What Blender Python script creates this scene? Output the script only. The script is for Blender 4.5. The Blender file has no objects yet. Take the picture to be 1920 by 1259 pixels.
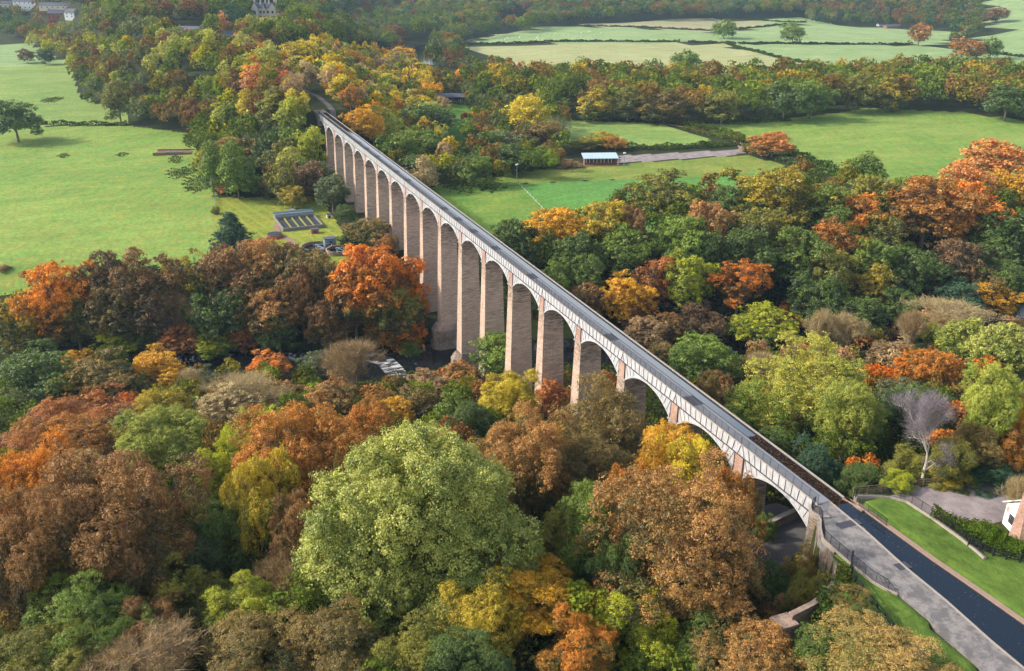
import bpy, math, random
import numpy as np
from mathutils import Matrix, Vector

# ------------------------------------------------------------------ camera, sky, sun, exposure
SC = bpy.context.scene
COL = SC.collection
YAW, PIT, ROLL = 0.3875, 0.39548, 0.00822
CAM = np.array([-69.28308, -85.29274, 97.1967]); F = 1700.0
_c, _s = math.cos(YAW), math.sin(YAW)
FWD = np.array([_s*math.cos(PIT), _c*math.cos(PIT), -math.sin(PIT)])
_r = np.array([_c, -_s, 0.0]); _u = np.cross(_r, FWD)
RT = _r*math.cos(ROLL) + _u*math.sin(ROLL); UP = -_r*math.sin(ROLL) + _u*math.cos(ROLL)
cd = bpy.data.cameras.new("camera"); cam = bpy.data.objects.new("camera", cd); COL.objects.link(cam)
cd.sensor_width = 36; cd.lens = F/1920*36; cd.clip_start = 1; cd.clip_end = 12000
cam.matrix_world = Matrix(((RT[0], UP[0], -FWD[0], CAM[0]), (RT[1], UP[1], -FWD[1], CAM[1]),
                           (RT[2], UP[2], -FWD[2], CAM[2]), (0, 0, 0, 1)))
SC.camera = cam
SUN_EL = math.radians(34); SUN_DIR = Vector((-0.90, 0.43, 0)).normalized()
SUN_AZ = math.atan2(SUN_DIR.x, SUN_DIR.y)
w = bpy.data.worlds.new("World"); SC.world = w; w.use_nodes = True
wn = w.node_tree.nodes; wl = w.node_tree.links
bg = wn["Background"]; sky = wn.new("ShaderNodeTexSky"); sky.sky_type = 'NISHITA'
sky.sun_disc = False; sky.sun_elevation = SUN_EL; sky.sun_rotation = SUN_AZ; sky.dust_density = 4.0; sky.air_density = 0.85; sky.ozone_density = 0.7
# broken bright cloud over the clear sky
tc = wn.new("ShaderNodeTexCoord"); mp = wn.new("ShaderNodeVectorMath"); mp.operation = 'MULTIPLY'; mp.inputs[1].default_value = (1, 1, 2.6); wl.new(tc.outputs['Generated'], mp.inputs[0])
cn = wn.new("ShaderNodeTexNoise"); cn.inputs['Scale'].default_value = 1.6; cn.inputs['Detail'].default_value = 6; wl.new(mp.outputs[0], cn.inputs['Vector'])
cr = wn.new("ShaderNodeValToRGB"); cr.color_ramp.elements[0].position = .38; cr.color_ramp.elements[1].position = .60; sz_ = wn.new("ShaderNodeSeparateXYZ"); wl.new(tc.outputs['Generated'], sz_.inputs[0])
mz = wn.new("ShaderNodeMath"); mz.operation = 'MULTIPLY_ADD'; wl.new(sz_.outputs[2], mz.inputs[0]); mz.inputs[1].default_value = -.9; wl.new(cn.outputs[0], mz.inputs[2])
ma = wn.new("ShaderNodeMath"); ma.operation = 'ADD'; ma.inputs[1].default_value = .35; wl.new(mz.outputs[0], ma.inputs[0]); wl.new(ma.outputs[0], cr.inputs[0])
cm = wn.new("ShaderNodeMixRGB"); wl.new(cr.outputs[0], cm.inputs[0]); wl.new(sky.outputs[0], cm.inputs[1]); cm.inputs[2].default_value = (5.6, 5.9, 6.3, 1)
wl.new(cm.outputs[0], bg.inputs[0]); bg.inputs[1].default_value = 0.15
sd = bpy.data.lights.new("sun", 'SUN'); sun = bpy.data.objects.new("sun", sd); COL.objects.link(sun)
sd.energy = 2.6; sd.angle = math.radians(3); sd.color = (1.0, 0.93, 0.84)
_d = Vector((SUN_DIR.x*math.cos(SUN_EL), SUN_DIR.y*math.cos(SUN_EL), math.sin(SUN_EL)))
sun.rotation_euler = _d.to_track_quat('Z', 'Y').to_euler(); sun.location = (-200, 100, 300)
SC.view_settings.view_transform = 'Standard'; SC.view_settings.look = 'None'
SC.view_settings.gamma = 1; SC.view_settings.exposure = 0.80
SC.render.engine = 'CYCLES'
SC.cycles.max_bounces = 5; SC.cycles.diffuse_bounces = 3; SC.cycles.glossy_bounces = 2
SC.cycles.transmission_bounces = 3; SC.cycles.transparent_max_bounces = 4; SC.cycles.volume_bounces = 0
SC.cycles.use_denoising = True; SC.cycles.denoising_prefilter = 'ACCURATE'; SC.cycles.denoising_input_passes = 'RGB_ALBEDO_NORMAL'
SC.cycles.use_adaptive_sampling = True; SC.cycles.adaptive_threshold = 0.01

# ------------------------------------------------------------------ helpers
rng = np.random.default_rng(7)
def sm(a, b, x):
    t = np.clip((np.asarray(x, float)-a)/(b-a), 0, 1); return t*t*(3-2*t)
def lin(r, g, b, k=1.0):
    o = []
    for v in (r, g, b):
        v /= 255.0; o.append((v/12.92 if v <= .04045 else ((v+.055)/1.055)**2.4)*k)
    return tuple(o)
def tag(o, label=None, cat=None, group=None, kind=None):
    if label: o['label'] = label
    if cat: o['category'] = cat
    if group: o['group'] = group
    if kind: o['kind'] = kind
    return o
def empty(name, loc=(0, 0, 0), rz=0.0, label=None, cat=None, group=None):
    o = bpy.data.objects.new(name, None); COL.objects.link(o)
    o.location = tuple(float(v) for v in loc); o.rotation_euler = (0, 0, rz); o.empty_display_size = 0.5
    return tag(o, label, cat, group)
def np_mesh(name, V, Q, attrs=None, smooth=False):
    """V (n,3) verts, Q (m,k) faces of equal size k"""
    V = np.ascontiguousarray(V, np.float32); Q = np.ascontiguousarray(Q, np.int32)
    me = bpy.data.meshes.new(name); m, k = Q.shape
    me.vertices.add(len(V)); me.vertices.foreach_set('co', V.ravel())
    me.loops.add(m*k); me.loops.foreach_set('vertex_index', Q.ravel())
    me.polygons.add(m); me.polygons.foreach_set('loop_start', np.arange(0, m*k, k, dtype=np.int32))
    me.polygons.foreach_set('loop_total', np.full(m, k, np.int32))
    if smooth: me.polygons.foreach_set('use_smooth', np.ones(m, bool))
    for an, (dom, data) in (attrs or {}).items():
        data = np.ascontiguousarray(data, np.float32)
        if data.ndim == 1:
            a = me.attributes.new(an, 'FLOAT', dom); a.data.foreach_set('value', data)
        else:
            a = me.attributes.new(an, 'FLOAT_COLOR', dom)
            d4 = np.ones((len(data), 4), np.float32); d4[:, :3] = data; a.data.foreach_set('color', d4.ravel())
    me.update(calc_edges=True); return me
def link(name, me, mat, parent=None):
    if mat is not None and len(me.materials) == 0: me.materials.append(mat)
    o = bpy.data.objects.new(name, me); COL.objects.link(o)
    if parent is not None: o.parent = parent
    return o
class MB:
    def __init__(s): s.v = []; s.f = []
    def add(s, vs, fs):
        n = len(s.v); s.v += [tuple(map(float, v)) for v in vs]; s.f += [tuple(i+n for i in f) for f in fs]; return s
    def hexa(s, b, t):   # bottom 4 pts, top 4 pts, both counter-clockwise seen from above
        return s.add(list(b)+list(t), [(3, 2, 1, 0), (4, 5, 6, 7), (0, 1, 5, 4), (1, 2, 6, 5), (2, 3, 7, 6), (3, 0, 4, 7)])
    def box(s, x0, x1, y0, y1, z0, z1):
        return s.hexa([(x0, y0, z0), (x1, y0, z0), (x1, y1, z0), (x0, y1, z0)], [(x0, y0, z1), (x1, y0, z1), (x1, y1, z1), (x0, y1, z1)])
    def bar(s, a, b, wd, ht, up=(0, 0, 1)):
        a = np.array(a, float); b = np.array(b, float); d = b-a; L = np.linalg.norm(d)
        if L < 1e-6: return s
        d /= L; u = np.array(up, float)
        if abs(d@u) > .97: u = np.array([0, 1., 0])
        r = np.cross(d, u); r /= np.linalg.norm(r); u = np.cross(r, d)
        c = [(-1, -1), (1, -1), (1, 1), (-1, 1)]
        A = [a+r*wd/2*i+u*ht/2*j for i, j in c]; B = [b+r*wd/2*i+u*ht/2*j for i, j in c]
        return s.add(A+B, [(0, 1, 2, 3), (7, 6, 5, 4), (0, 4, 5, 1), (1, 5, 6, 2), (2, 6, 7, 3), (3, 7, 4, 0)])
    def tube(s, pts, rad, n=6, cap=True):
        rings = []
        for i, p in enumerate(pts):
            p = np.array(p, float); q = np.array(pts[min(i+1, len(pts)-1)], float)-np.array(pts[max(i-1, 0)], float)
            q /= (np.linalg.norm(q)+1e-9); u = np.array([0, 0, 1.]) if abs(q[2]) < .9 else np.array([1., 0, 0])
            a = np.cross(q, u); a /= np.linalg.norm(a); b = np.cross(q, a); r = rad[i] if hasattr(rad, '__len__') else rad
            rings.append([p+a*r*math.cos(2*math.pi*k/n)+b*r*math.sin(2*math.pi*k/n) for k in range(n)])
        vs = [v for R in rings for v in R]; fs = []
        for i in range(len(rings)-1):
            for k in range(n):
                fs.append((i*n+k, (i+1)*n+k, (i+1)*n+(k+1) % n, i*n+(k+1) % n))
        if cap: fs.append(tuple(range(n))); fs.append(tuple((len(rings)-1)*n+k for k in reversed(range(n))))
        return s.add(vs, fs)
    def prism(s, poly, z0, z1):
        n = len(poly); f0 = (lambda p: z0(p) if callable(z0) else z0); f1 = (lambda p: z1(p) if callable(z1) else z1)
        vs = [(p[0], p[1], f0(p)) for p in poly]+[(p[0], p[1], f1(p)) for p in poly]
        fs = [tuple(reversed(range(n))), tuple(n+i for i in range(n))]+[(i, (i+1) % n, n+(i+1) % n, n+i) for i in range(n)]
        return s.add(vs, fs)
    def ribbon(s, L, R, z0, z1):      # slab between two polylines of equal length
        n = len(L)
        for i in range(n-1):
            a, b, c, d = L[i], R[i], R[i+1], L[i+1]
            s.hexa([(a[0], a[1], z0), (d[0], d[1], z0), (c[0], c[1], z0), (b[0], b[1], z0)][::-1],
                   [(a[0], a[1], z1), (d[0], d[1], z1), (c[0], c[1], z1), (b[0], b[1], z1)][::-1])
        return s
    def cyl(s, x, y, z0, z1, r, n=12, r1=None):
        r1 = r if r1 is None else r1
        vs = [(x+r*math.cos(2*math.pi*k/n), y+r*math.sin(2*math.pi*k/n), z0) for k in range(n)]
        vs += [(x+r1*math.cos(2*math.pi*k/n), y+r1*math.sin(2*math.pi*k/n), z1) for k in range(n)]
        return s.add(vs, [tuple(reversed(range(n))), tuple(range(n, 2*n))]+[(k, (k+1) % n, n+(k+1) % n, n+k) for k in range(n)])
    def build(s, name, mat, parent=None, smooth=False):
        me = bpy.data.meshes.new(name); me.from_pydata(s.v, [], s.f); me.update()
        if smooth: me.polygons.foreach_set('use_smooth', [True]*len(me.polygons))
        return link(name, me, mat, parent)
def offset_line(P, d):
    P = np.array(P, float); T = np.gradient(P, axis=0); T /= np.linalg.norm(T, axis=1)[:, None]
    return P+np.stack([T[:, 1], -T[:, 0]], 1)*d
def resample(P, step):
    P = np.array(P, float); L = np.r_[0, np.cumsum(np.linalg.norm(np.diff(P, axis=0), axis=1))]
    n = max(2, int(round(L[-1]/step))+1); t = np.linspace(0, L[-1], n)
    return np.stack([np.interp(t, L, P[:, i]) for i in range(P.shape[1])], 1)

# ------------------------------------------------------------------ terrain
D = 38.4                 # level of the deck above the river
S = 16.15                # pier spacing; the nearest pier stands at y = 0, the bridge runs along +y
RIV = np.array([(-700, 260), (-350, 205), (-150, 158), (-60, 136), (-22, 124), (0, 122), (40, 108), (90, 97), (125, 94), (180, 101), (300, 118), (500, 130), (900, 60), (3500, -300)], float)
FRIV = np.array([(420, 1120), (374, 1010), (312, 955), (215, 850), (172, 760), (170, 700), (190, 650), (240, 620), (330, 560), (420, 520)], float)
def seg_dist(x, y, P):
    best = np.full(np.shape(x), 1e9)
    for (a, b), (c, d) in zip(P[:-1], P[1:]):
        vx, vy = c-a, d-b; t = np.clip(((x-a)*vx+(y-b)*vy)/(vx*vx+vy*vy), 0, 1)
        best = np.minimum(best, np.hypot(x-a-t*vx, y-b-t*vy))
    return best
WALLC = [(-2.6, -16.6), (-4.6, -19.0), (-5.6, -22.1), (-6.8, -24.8), (-9.3, -27.0), (-13.0, -28.6), (-16.5, -29.2)]
def H(x, y):
    x = np.asarray(x, float); y = np.asarray(y, float)
    ry = np.interp(x, RIV[:, 0], RIV[:, 1]); dr = seg_dist(x, y, RIV)
    und = 0.9*np.sin(x*.021+1.3)*np.cos(y*.017)+0.5*np.sin(x*.05+y*.043)
    far = np.interp(dr, [0, 9, 14, 50, 260, 1500], [-1.6, -.9, 2.6, 13.6, 15.5, 17])+und*sm(40, 90, dr)
    near = np.interp(dr, [0, 9, 14, 60, 100, 125, 150, 185, 260, 600], [-1.6, -.9, 2.6, 12, 21, 26.5, 32, 36, 40, 44])+und*.4*sm(20, 50, dr)
    z = np.where(y > ry, far, near)
    # far wooded ridge the aqueduct runs into
    Y = [255, 290, 400, 430, 540, 730, 945, 1500, 2500]
    l0 = np.interp(y, Y, [-6, -8, -14, -34, -62, -74, -108, -300, -700]); l1 = np.interp(y, Y, [-24, -36, -47, -70, -98, -112, -150, -400, -900])
    r0 = np.interp(y, Y, [6, 9, 16, 18, 30, 60, 90, 300, 900]); r1 = np.interp(y, Y, [26, 36, 66, 70, 105, 140, 150, 420, 1200])
    top = np.interp(y, [262, 296, 450, 700, 1000, 1500], [14, 38, 40, 50, 56, 70])
    fac = sm(0, 1, (x-l1)/(l0-l1))*sm(0, 1, (r1-x)/(r1-r0))*sm(258, 292, y)
    z = z+(np.maximum(top, z)-z)*fac
    # far river, far hills
    z = z-4.0*(1-sm(9, 30, seg_dist(x, y, FRIV)))
    s = .378*x+.926*y
    z = z+np.maximum(0, s-1180)*.085+np.maximum(0, x-640-.25*y)*.10*sm(450, 650, y)
    # plateau by the near end: car park to the east, banks of the canal
    pe = sm(-2, -13, y)*sm(3, 6, x); z = z+(36.3-z)*pe
    zw = 26.6; uw = sm(8, 0, y)*sm(-9, -4, x)*sm(12, 6, x)*sm(-13, -10, y); z = z+(26.6-z)*uw     # path under the last arch
    low = sm(-40, -30, x)*sm(-6.0, -8.0, y)*(1-sm(-16, -13, x)*0)*sm(-60, -40, y)*(x < 6); z = z+(28.0-z)*low*sm(-5, -9, x)*.8
    z = np.where((x > -16) & (x < -1) & (y < -2) & (y > -32), 27.0+.25*np.maximum(0, -x-8), z)
    xw = np.interp(-y, [16.5, 19, 22.1, 24.8, 27, 28.6, 29.4, 34, 42, 75], [-3.0, -4.9, -5.9, -7.1, -9.6, -13.3, -13.0, -10.3, -11, -13])
    plat = (y < -16.2)*(x > xw)*1.0
    slope = sm(-9, 0, x-xw)*(y < -30.0)
    z = np.where((y < -30.0) & (x <= xw), z+(37.9-z)*slope, z)
    xe = np.interp(-y, [16, 18, 28, 31, 36, 75], [6.5, 8.6, 8.8, 11, 14, 16])
    z = np.where((plat > 0) & (x < xe), 38.15, z)
    z = np.where((y < -15.6) & (x > np.interp(-y, [15, 19.4, 31, 42, 75], [-2.2, -5.3, -4.6, -5.8, -7.2])) & (x < 3.4), 37.0, z)
    z = np.where((plat > 0) & (x >= xe), 38.15+(36.3-38.15)*sm(0, 2.5, x-xe), z)
    return z
def ray(px, py):
    d = FWD+RT*(px-960)/F-UP*(py-629.5)/F; return d/np.linalg.norm(d)
_T = np.concatenate([np.arange(45, 420, 1.0), np.arange(420, 1300, 4.0), np.arange(1300, 4200, 15.0)])
def hit(px, py, h=0.0):
    """first point on the view ray that lies h metres above the ground -> (x, y, ground z, distance)"""
    d = ray(px, py); P = CAM+_T[:, None]*d; e = P[:, 2]-H(P[:, 0], P[:, 1])-h
    i = np.argmax(e < 0) if (e < 0).any() else len(_T)-1
    i = max(1, i); a = e[i-1]/(e[i-1]-e[i]+1e-9); t = _T[i-1]+(_T[i]-_T[i-1])*min(max(a, 0), 1); p = CAM+t*d
    return p[0], p[1], float(H(p[0], p[1])), t
def proj(P):
    d = np.atleast_2d(P)-CAM; z = d@FWD
    return np.stack([960+F*(d@RT)/z, 629.5-F*(d@UP)/z, z], 1)
def inpoly(x, y, P):
    c = np.zeros(np.shape(x), bool); n = len(P)
    for i in range(n):
        x1, y1 = P[i]; x2, y2 = P[(i+1) % n]
        k = ((y1 > y) != (y2 > y)) & (x < (x2-x1)*(y-y1)/(y2-y1+1e-12)+x1); c ^= k
    return c

# ------------------------------------------------------------------ materials
def mat(name, build):
    m = bpy.data.materials.new(name); m.use_nodes = True; nt = m.node_tree; nt.nodes.clear()
    out = nt.nodes.new('ShaderNodeOutputMaterial'); N = NT(nt); sh = build(N); nt.links.new(sh, out.inputs[0]); return m
class NT:
    def __init__(s, nt): s.nt = nt
    def n(s, t, ins=None, **kw):
        o = s.nt.nodes.new('ShaderNode'+t)
        for k, v in kw.items(): setattr(o, k, v)
        for k, v in (ins or {}).items():
            if isinstance(v, bpy.types.NodeSocket): s.nt.links.new(v, o.inputs[k])
            else: o.inputs[k].default_value = v
        return o
    def pos(s): return s.n('NewGeometry').outputs['Position']
    def obj(s): return s.n('TexCoord').outputs['Object']
    def noise(s, v, sc, det=4, rough=.6):
        return s.n('TexNoise', {'Vector': v, 'Scale': sc, 'Detail': det, 'Roughness': rough}).outputs[0]
    def scale(s, v, x, y, z): return s.n('VectorMath', {0: v, 1: (x, y, z)}, operation='MULTIPLY').outputs[0]
    def ramp(s, f, stops):
        r = s.n('ValToRGB', {0: f}); e = r.color_ramp.elements
        while len(e) < len(stops): e.new(.5)
        for i, (p, c) in enumerate(stops):
            e[i].position = p; e[i].color = tuple(c[:3])+(1,) if hasattr(c, '__len__') else (c, c, c, 1)
        return r.outputs[0]
    def mix(s, f, a, b, mode='MIX'):
        m = s.n('MixRGB', blend_type=mode)
        for k, v in ((0, f), (1, a), (2, b)):
            if isinstance(v, bpy.types.NodeSocket): s.nt.links.new(v, m.inputs[k])
            elif hasattr(v, '__len__'): m.inputs[k].default_value = tuple(v[:3])+(1,)
            else: m.inputs[k].default_value = v if k == 0 else (v, v, v, 1)
        return m.outputs[0]
    def math(s, op, a, b=0.0, c=0.0): return s.n('Math', {0: a, 1: b, 2: c}, operation=op).outputs[0]
    def pbr(s, col, rough=.85, metal=0.0, bump=None, bstr=.4, bdist=.05, spec=.3):
        p = s.n('BsdfPrincipled')
        if isinstance(col, bpy.types.NodeSocket): s.nt.links.new(col, p.inputs['Base Color'])
        else: p.inputs['Base Color'].default_value = tuple(col[:3])+(1,)
        if isinstance(rough, bpy.types.NodeSocket): s.nt.links.new(rough, p.inputs['Roughness'])
        else: p.inputs['Roughness'].default_value = rough
        p.inputs['Metallic'].default_value = metal; p.inputs['Specular IOR Level'].default_value = spec
        if bump is not None:
            b = s.n('Bump', {'Height': bump, 'Strength': bstr, 'Distance': bdist}); s.nt.links.new(b.outputs[0], p.inputs['Normal'])
        return p.outputs[0]
def simple(name, col, rough=.8, var=.25, sc=1.5, metal=0.0, spec=.3):
    def b(N):
        f = N.noise(N.pos(), sc, 5, .65); f2 = N.noise(N.pos(), sc*7, 3, .6)
        c = N.mix(N.math('MULTIPLY', N.math('ADD', f, f2), .5), tuple(v*(1-var*1.6) for v in col), tuple(min(1, v*(1+var*1.6)) for v in col))
        return N.pbr(c, rough, metal, f2, .3, .03, spec)
    return mat(name, b)
def masonry(name, c1, c2, mort, bw=.75, bh=.32, stain=1.0):
    def b(N):
        g = N.n('NewGeometry'); p = N.n('SeparateXYZ', {0: g.outputs['Position']}); nn = N.n('SeparateXYZ', {0: g.outputs['True Normal']})
        side = N.math('GREATER_THAN', N.math('ABSOLUTE', nn.outputs[0]), .6)
        u = N.math('ADD', N.math('MULTIPLY', p.outputs[1], side), N.math('MULTIPLY', p.outputs[0], N.math('SUBTRACT', 1.0, side)))
        v = N.n('CombineXYZ', {0: u, 1: p.outputs[2], 2: 0.0}).outputs[0]
        br = N.n('TexBrick', {'Vector': v, 'Color1': tuple(c1)+(1,), 'Color2': tuple(c2)+(1,), 'Mortar': tuple(mort)+(1,), 'Scale': 1.0, 'Mortar Size': .035, 'Mortar Smooth': .3, 'Bias': -.1, 'Brick Width': bw, 'Row Height': bh})
        w1 = N.noise(N.scale(g.outputs['Position'], .5, .5, 2.4), 1.0, 5, .7)
        w2 = N.noise(g.outputs['Position'], .22, 4, .6)
        w3 = N.noise(N.scale(g.outputs['Position'], 2.2, 2.2, 6.0), 1.0, 3, .7)
        c = N.mix(N.ramp(w1, [(.46, 0), (.66, .65*stain)]), br.outputs[0], lin(96, 84, 80))
        c = N.mix(N.ramp(w2, [(.42, 0), (.62, .5)]), c, lin(206, 172, 150))
        c = N.mix(N.ramp(w3, [(.45, 0), (.7, .5)]), c, lin(214, 192, 172))
        hz = N.math('SUBTRACT', p.outputs[2], 27.0)
        dk = N.math('MULTIPLY', N.math('MULTIPLY', N.ramp(N.math('MULTIPLY', hz, .14), [(.1, 0), (.95, .9)]), N.ramp(w1, [(.38, 0), (.6, 1)])), stain)
        c = N.mix(dk, c, lin(62, 56, 55))
        return N.pbr(c, .9, 0, N.math('ADD', br.outputs[1], w3), .5, .04, .15)
    return mat(name, b)
M = {}
M['stone'] = masonry('pier_sandstone', lin(218, 194, 170), lin(182, 158, 138), lin(120, 106, 96), 1.0, .42, stain=.9)
M['redstone'] = masonry('red_brick', lin(176, 124, 102), lin(156, 106, 88), lin(190, 165, 150), .5, .25, .25)
M['rubble'] = masonry('rubble_stone', lin(124, 116, 100), lin(98, 92, 80), lin(80, 74, 66), .45, .22, .5)
M['coping'] = simple('coping_stone', lin(160, 150, 138), .9, .3, 2)
M['pinkcoping'] = simple('pink_coping', lin(148, 126, 110), .9, .35, 2)
def _iron(N):
    p = N.pos(); st = N.noise(N.scale(p, 1.6, 1.6, .45), 1.6, 5, .7); f = N.noise(p, .6, 3); g = N.noise(p, 9, 3)
    c = N.mix(N.ramp(st, [(.45, 0), (.66, .6)]), lin(194, 195, 196), lin(136, 138, 140))
    c = N.mix(N.ramp(f, [(.55, 0), (.75, .35)]), c, lin(190, 160, 140))
    c = N.mix(N.ramp(N.noise(N.scale(p, 3, 3, 1.2), 1.1, 4, .7), [(.62, 0), (.75, .7)]), c, lin(130, 84, 60))
    return N.pbr(c, .6, 0, g, .15, .02)
M['iron'] = mat('painted_cast_iron', _iron)
M['joint'] = simple('iron_joint', lin(84, 82, 84), .7, .3, 2)
M['railiron'] = simple('grey_iron', lin(84, 88, 94), .6, .2, 3)
M['darkiron'] = simple('dark_iron', lin(62, 62, 66), .5, .3, 3)
M['black'] = simple('black_paint', lin(34, 36, 42), .5, .2, 3)
def _asphalt(N):
    p = N.pos(); a = N.noise(p, .55, 6, .72); b = N.noise(p, 14, 3); c3 = N.noise(p, 2.6, 4, .7)
    c = N.mix(N.ramp(a, [(.42, 0), (.56, 1)]), lin(112, 109, 107), lin(150, 144, 139))
    c = N.mix(N.ramp(c3, [(.50, 0), (.66, .6)]), c, lin(100, 98, 98))
    c = N.mix(.25, c, b, 'MULTIPLY')
    return N.pbr(c, .9, 0, b, .4, .01)
M['path'] = mat('worn_towpath_asphalt', _asphalt)
M['deckpath'] = simple('grey_towpath', lin(136, 138, 142), .8, .35, .8)
M['patch'] = simple('dark_asphalt_patch', lin(66, 66, 74), .8, .2, 3)
def _gravel(N):
    p = N.pos(); a = N.noise(p, .35, 5, .7); b = N.noise(p, 18, 2, .6)
    c = N.mix(N.ramp(a, [(.35, 0), (.65, 1)]), lin(118, 108, 106), lin(158, 148, 146)); c = N.mix(.35, c, b, 'OVERLAY')
    return N.pbr(c, .95, 0, b, .5, .02)
M['gravel'] = mat('gravel', _gravel)
def _water(N, dark=(.006, .010, .013), sc=1.2, st=.12, foam=None, ior=1.4):
    p = N.pos(); n1 = N.noise(p, sc, 3, .5); c = dark; r = .06
    if foam:
        f = N.noise(N.scale(p, .22, .75, 1), 1.0, 6, .75); fm = N.ramp(f, [(foam, 0), (foam+.07, 1)]); c = N.mix(fm, dark, (.55, .58, .58)); r = N.math('ADD', N.math('MULTIPLY', fm, .6), .08)
    o = N.pbr(c, r, 0, n1, st, .05, .5); o.node.inputs['IOR'].default_value = ior; return o
M['canal'] = mat('canal_water', lambda N: _water(N, (.008, .014, .022), 1.1, .025, None, 1.6))
M['trough'] = mat('boosted_trough_water', lambda N: _water(N, (.012, .022, .034), .8, .015, None, 2.9))  # same water as the canal; reflectivity raised to brighten the sky in it
M['river'] = mat('river_water', lambda N: _water(N, (.010, .013, .014), .9, .3, .66))
M['rapid'] = mat('white_water', lambda N: _water(N, (.045, .04, .035), 1.2, .6, .48))
def ground_mat(name, c1, c2, c3, sc=.05, blades=True, stripes=None, haze=0.0, patches=.5):
    def b(N):
        p = N.pos(); a = N.noise(p, sc, 5, .6); b2 = N.noise(p, sc*7, 5, .7); g = N.noise(N.scale(p, 1, .55, 1), .9, 4, .75)
        c = N.mix(N.ramp(a, [(.36, 0), (.62, 1)]), c1, c2)
        c = N.mix(N.math('MULTIPLY', N.ramp(b2, [(.47, 0), (.66, 1)]), patches), c, c3)
        c = N.mix(.6, c, N.ramp(g, [(.28, .22), (.72, .78)]), 'OVERLAY'); c = N.mix(.35, c, N.ramp(N.noise(N.scale(p, .35, 1.2, 1), .11, 4, .7), [(.3, .25), (.7, .75)]), 'OVERLAY')
        if stripes:
            q = N.n('SeparateXYZ', {0: p}); s = N.math('SINE', N.math('ADD', N.math('MULTIPLY', q.outputs[0], stripes[0]), N.math('MULTIPLY', q.outputs[1], stripes[1])))
            c = N.mix(N.ramp(s, [(.2, 0), (.9, stripes[2])]), c, c3)
        return N.pbr(c, .95, 0, N.math('ADD', g, b2), .6, .25, .1)
    return mat(name, b)
K = .56
M['meadow'] = ground_mat('meadow_grass', lin(130, 182, 82, K), lin(166, 198, 98, K), lin(190, 190, 92, K), .028, patches=.8, stripes=(1.1, -.55, .28))
M['meadow2'] = ground_mat('meadow_grass_pale', lin(142, 184, 94, K), lin(172, 202, 110, K), lin(192, 196, 100, K), .03, patches=.7, stripes=(.5, .9, .18))
M['pale'] = ground_mat('pale_pasture', lin(168, 200, 128, K), lin(188, 212, 144, K), lin(198, 210, 140, K), .03, patches=.2)
M['stubble'] = ground_mat('bleached_pasture', lin(202, 204, 138, K), lin(212, 214, 150, K), lin(184, 202, 126, K), .02, patches=.4)
M['beige'] = ground_mat('dry_pasture', lin(206, 198, 150, K), lin(200, 204, 150, K), lin(190, 180, 140, K), .02)
M['rough'] = ground_mat('rough_grass', lin(132, 170, 72, K), lin(172, 186, 88, K), lin(172, 156, 84, K), .06, patches=.7)
M['tussock'] = ground_mat('tussocky_grass', lin(114, 172, 74, K), lin(150, 184, 84, K), lin(186, 178, 84, K), .09, patches=.6)
M['lawn'] = ground_mat('works_lawn', lin(140, 172, 62, K), lin(176, 186, 70, K), lin(204, 196, 100, K), .08, stripes=(1.55, .35, .5))
M['pitch'] = ground_mat('mown_pitch', lin(116, 176, 82, K), lin(124, 180, 88, K), lin(132, 182, 90, K), .03, patches=.2)
M['garden'] = ground_mat('garden_grass', lin(96, 150, 56, K), lin(112, 160, 62, K), lin(140, 150, 70, K), .08)
M['bankgrass'] = ground_mat('bank_grass', lin(104, 142, 58, K), lin(124, 158, 66, K), lin(156, 152, 76, K), .5, patches=.45)
M['floor'] = ground_mat('woodland_floor', lin(58, 72, 38, .6), lin(72, 80, 44, .6), lin(84, 76, 46, .6), .12)
M['bark'] = simple('bark', lin(124, 112, 96), .95, .3, 2)
M['palebark'] = simple('pale_bark', lin(196, 186, 172), .9, .25, 2)
def _leaf(N):
    A = N.n('Attribute', attribute_type='OBJECT', attribute_name='tint_a').outputs['Color']
    B = N.n('Attribute', attribute_type='OBJECT', attribute_name='tint_b').outputs['Color']
    g = N.n('Attribute', attribute_type='GEOMETRY', attribute_name='g').outputs['Fac']
    v = N.n('Attribute', attribute_type='GEOMETRY', attribute_name='v').outputs['Fac']
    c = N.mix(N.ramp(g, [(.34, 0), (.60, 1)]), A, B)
    h = N.n('HueSaturation', {'Hue': N.math('ADD', .498, N.math('MULTIPLY', v, .03)), 'Saturation': 1.02, 'Value': N.math('ADD', .66, N.math('MULTIPLY', v, .76)), 'Color': c}).outputs[0]
    d = N.n('BsdfDiffuse', {'Color': h}); t = N.n('BsdfTranslucent', {'Color': h}); gl = N.n('BsdfGlossy', {'Color': (.9, .9, 1, 1), 'Roughness': .55})
    m = N.n('MixShader', {0: .28, 1: d.outputs[0], 2: t.outputs[0]}); m2 = N.n('MixShader', {0: .04, 1: m.outputs[0], 2: gl.outputs[0]})
    return m2.outputs[0]
M['leaf'] = mat('foliage', _leaf)
def _leafc(N):
    c = N.n('Attribute', attribute_type='GEOMETRY', attribute_name='col').outputs['Color']
    d = N.n('BsdfDiffuse', {'Color': c}); t = N.n('BsdfTranslucent', {'Color': c})
    return N.n('MixShader', {0: .28, 1: d.outputs[0], 2: t.outputs[0]}).outputs[0]
M['leafc'] = mat('foliage_mixed', _leafc)
M['white'] = simple('white_render', lin(232, 232, 228), .8, .06, 1)
M['slate'] = simple('slate_roof', lin(84, 88, 100), .6, .2, 1.2)
M['blueroof'] = simple('pale_metal_roof', lin(176, 198, 208), .5, .1, 1)
M['redwall'] = simple('red_painted_boards', lin(124, 60, 56), .7, .2, 2)
M['brickwall'] = simple('brick_wall', lin(150, 96, 80), .85, .2, 2)
M['glass'] = simple('dark_glass', lin(50, 60, 66), .15, .1, 1, spec=.6)
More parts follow.
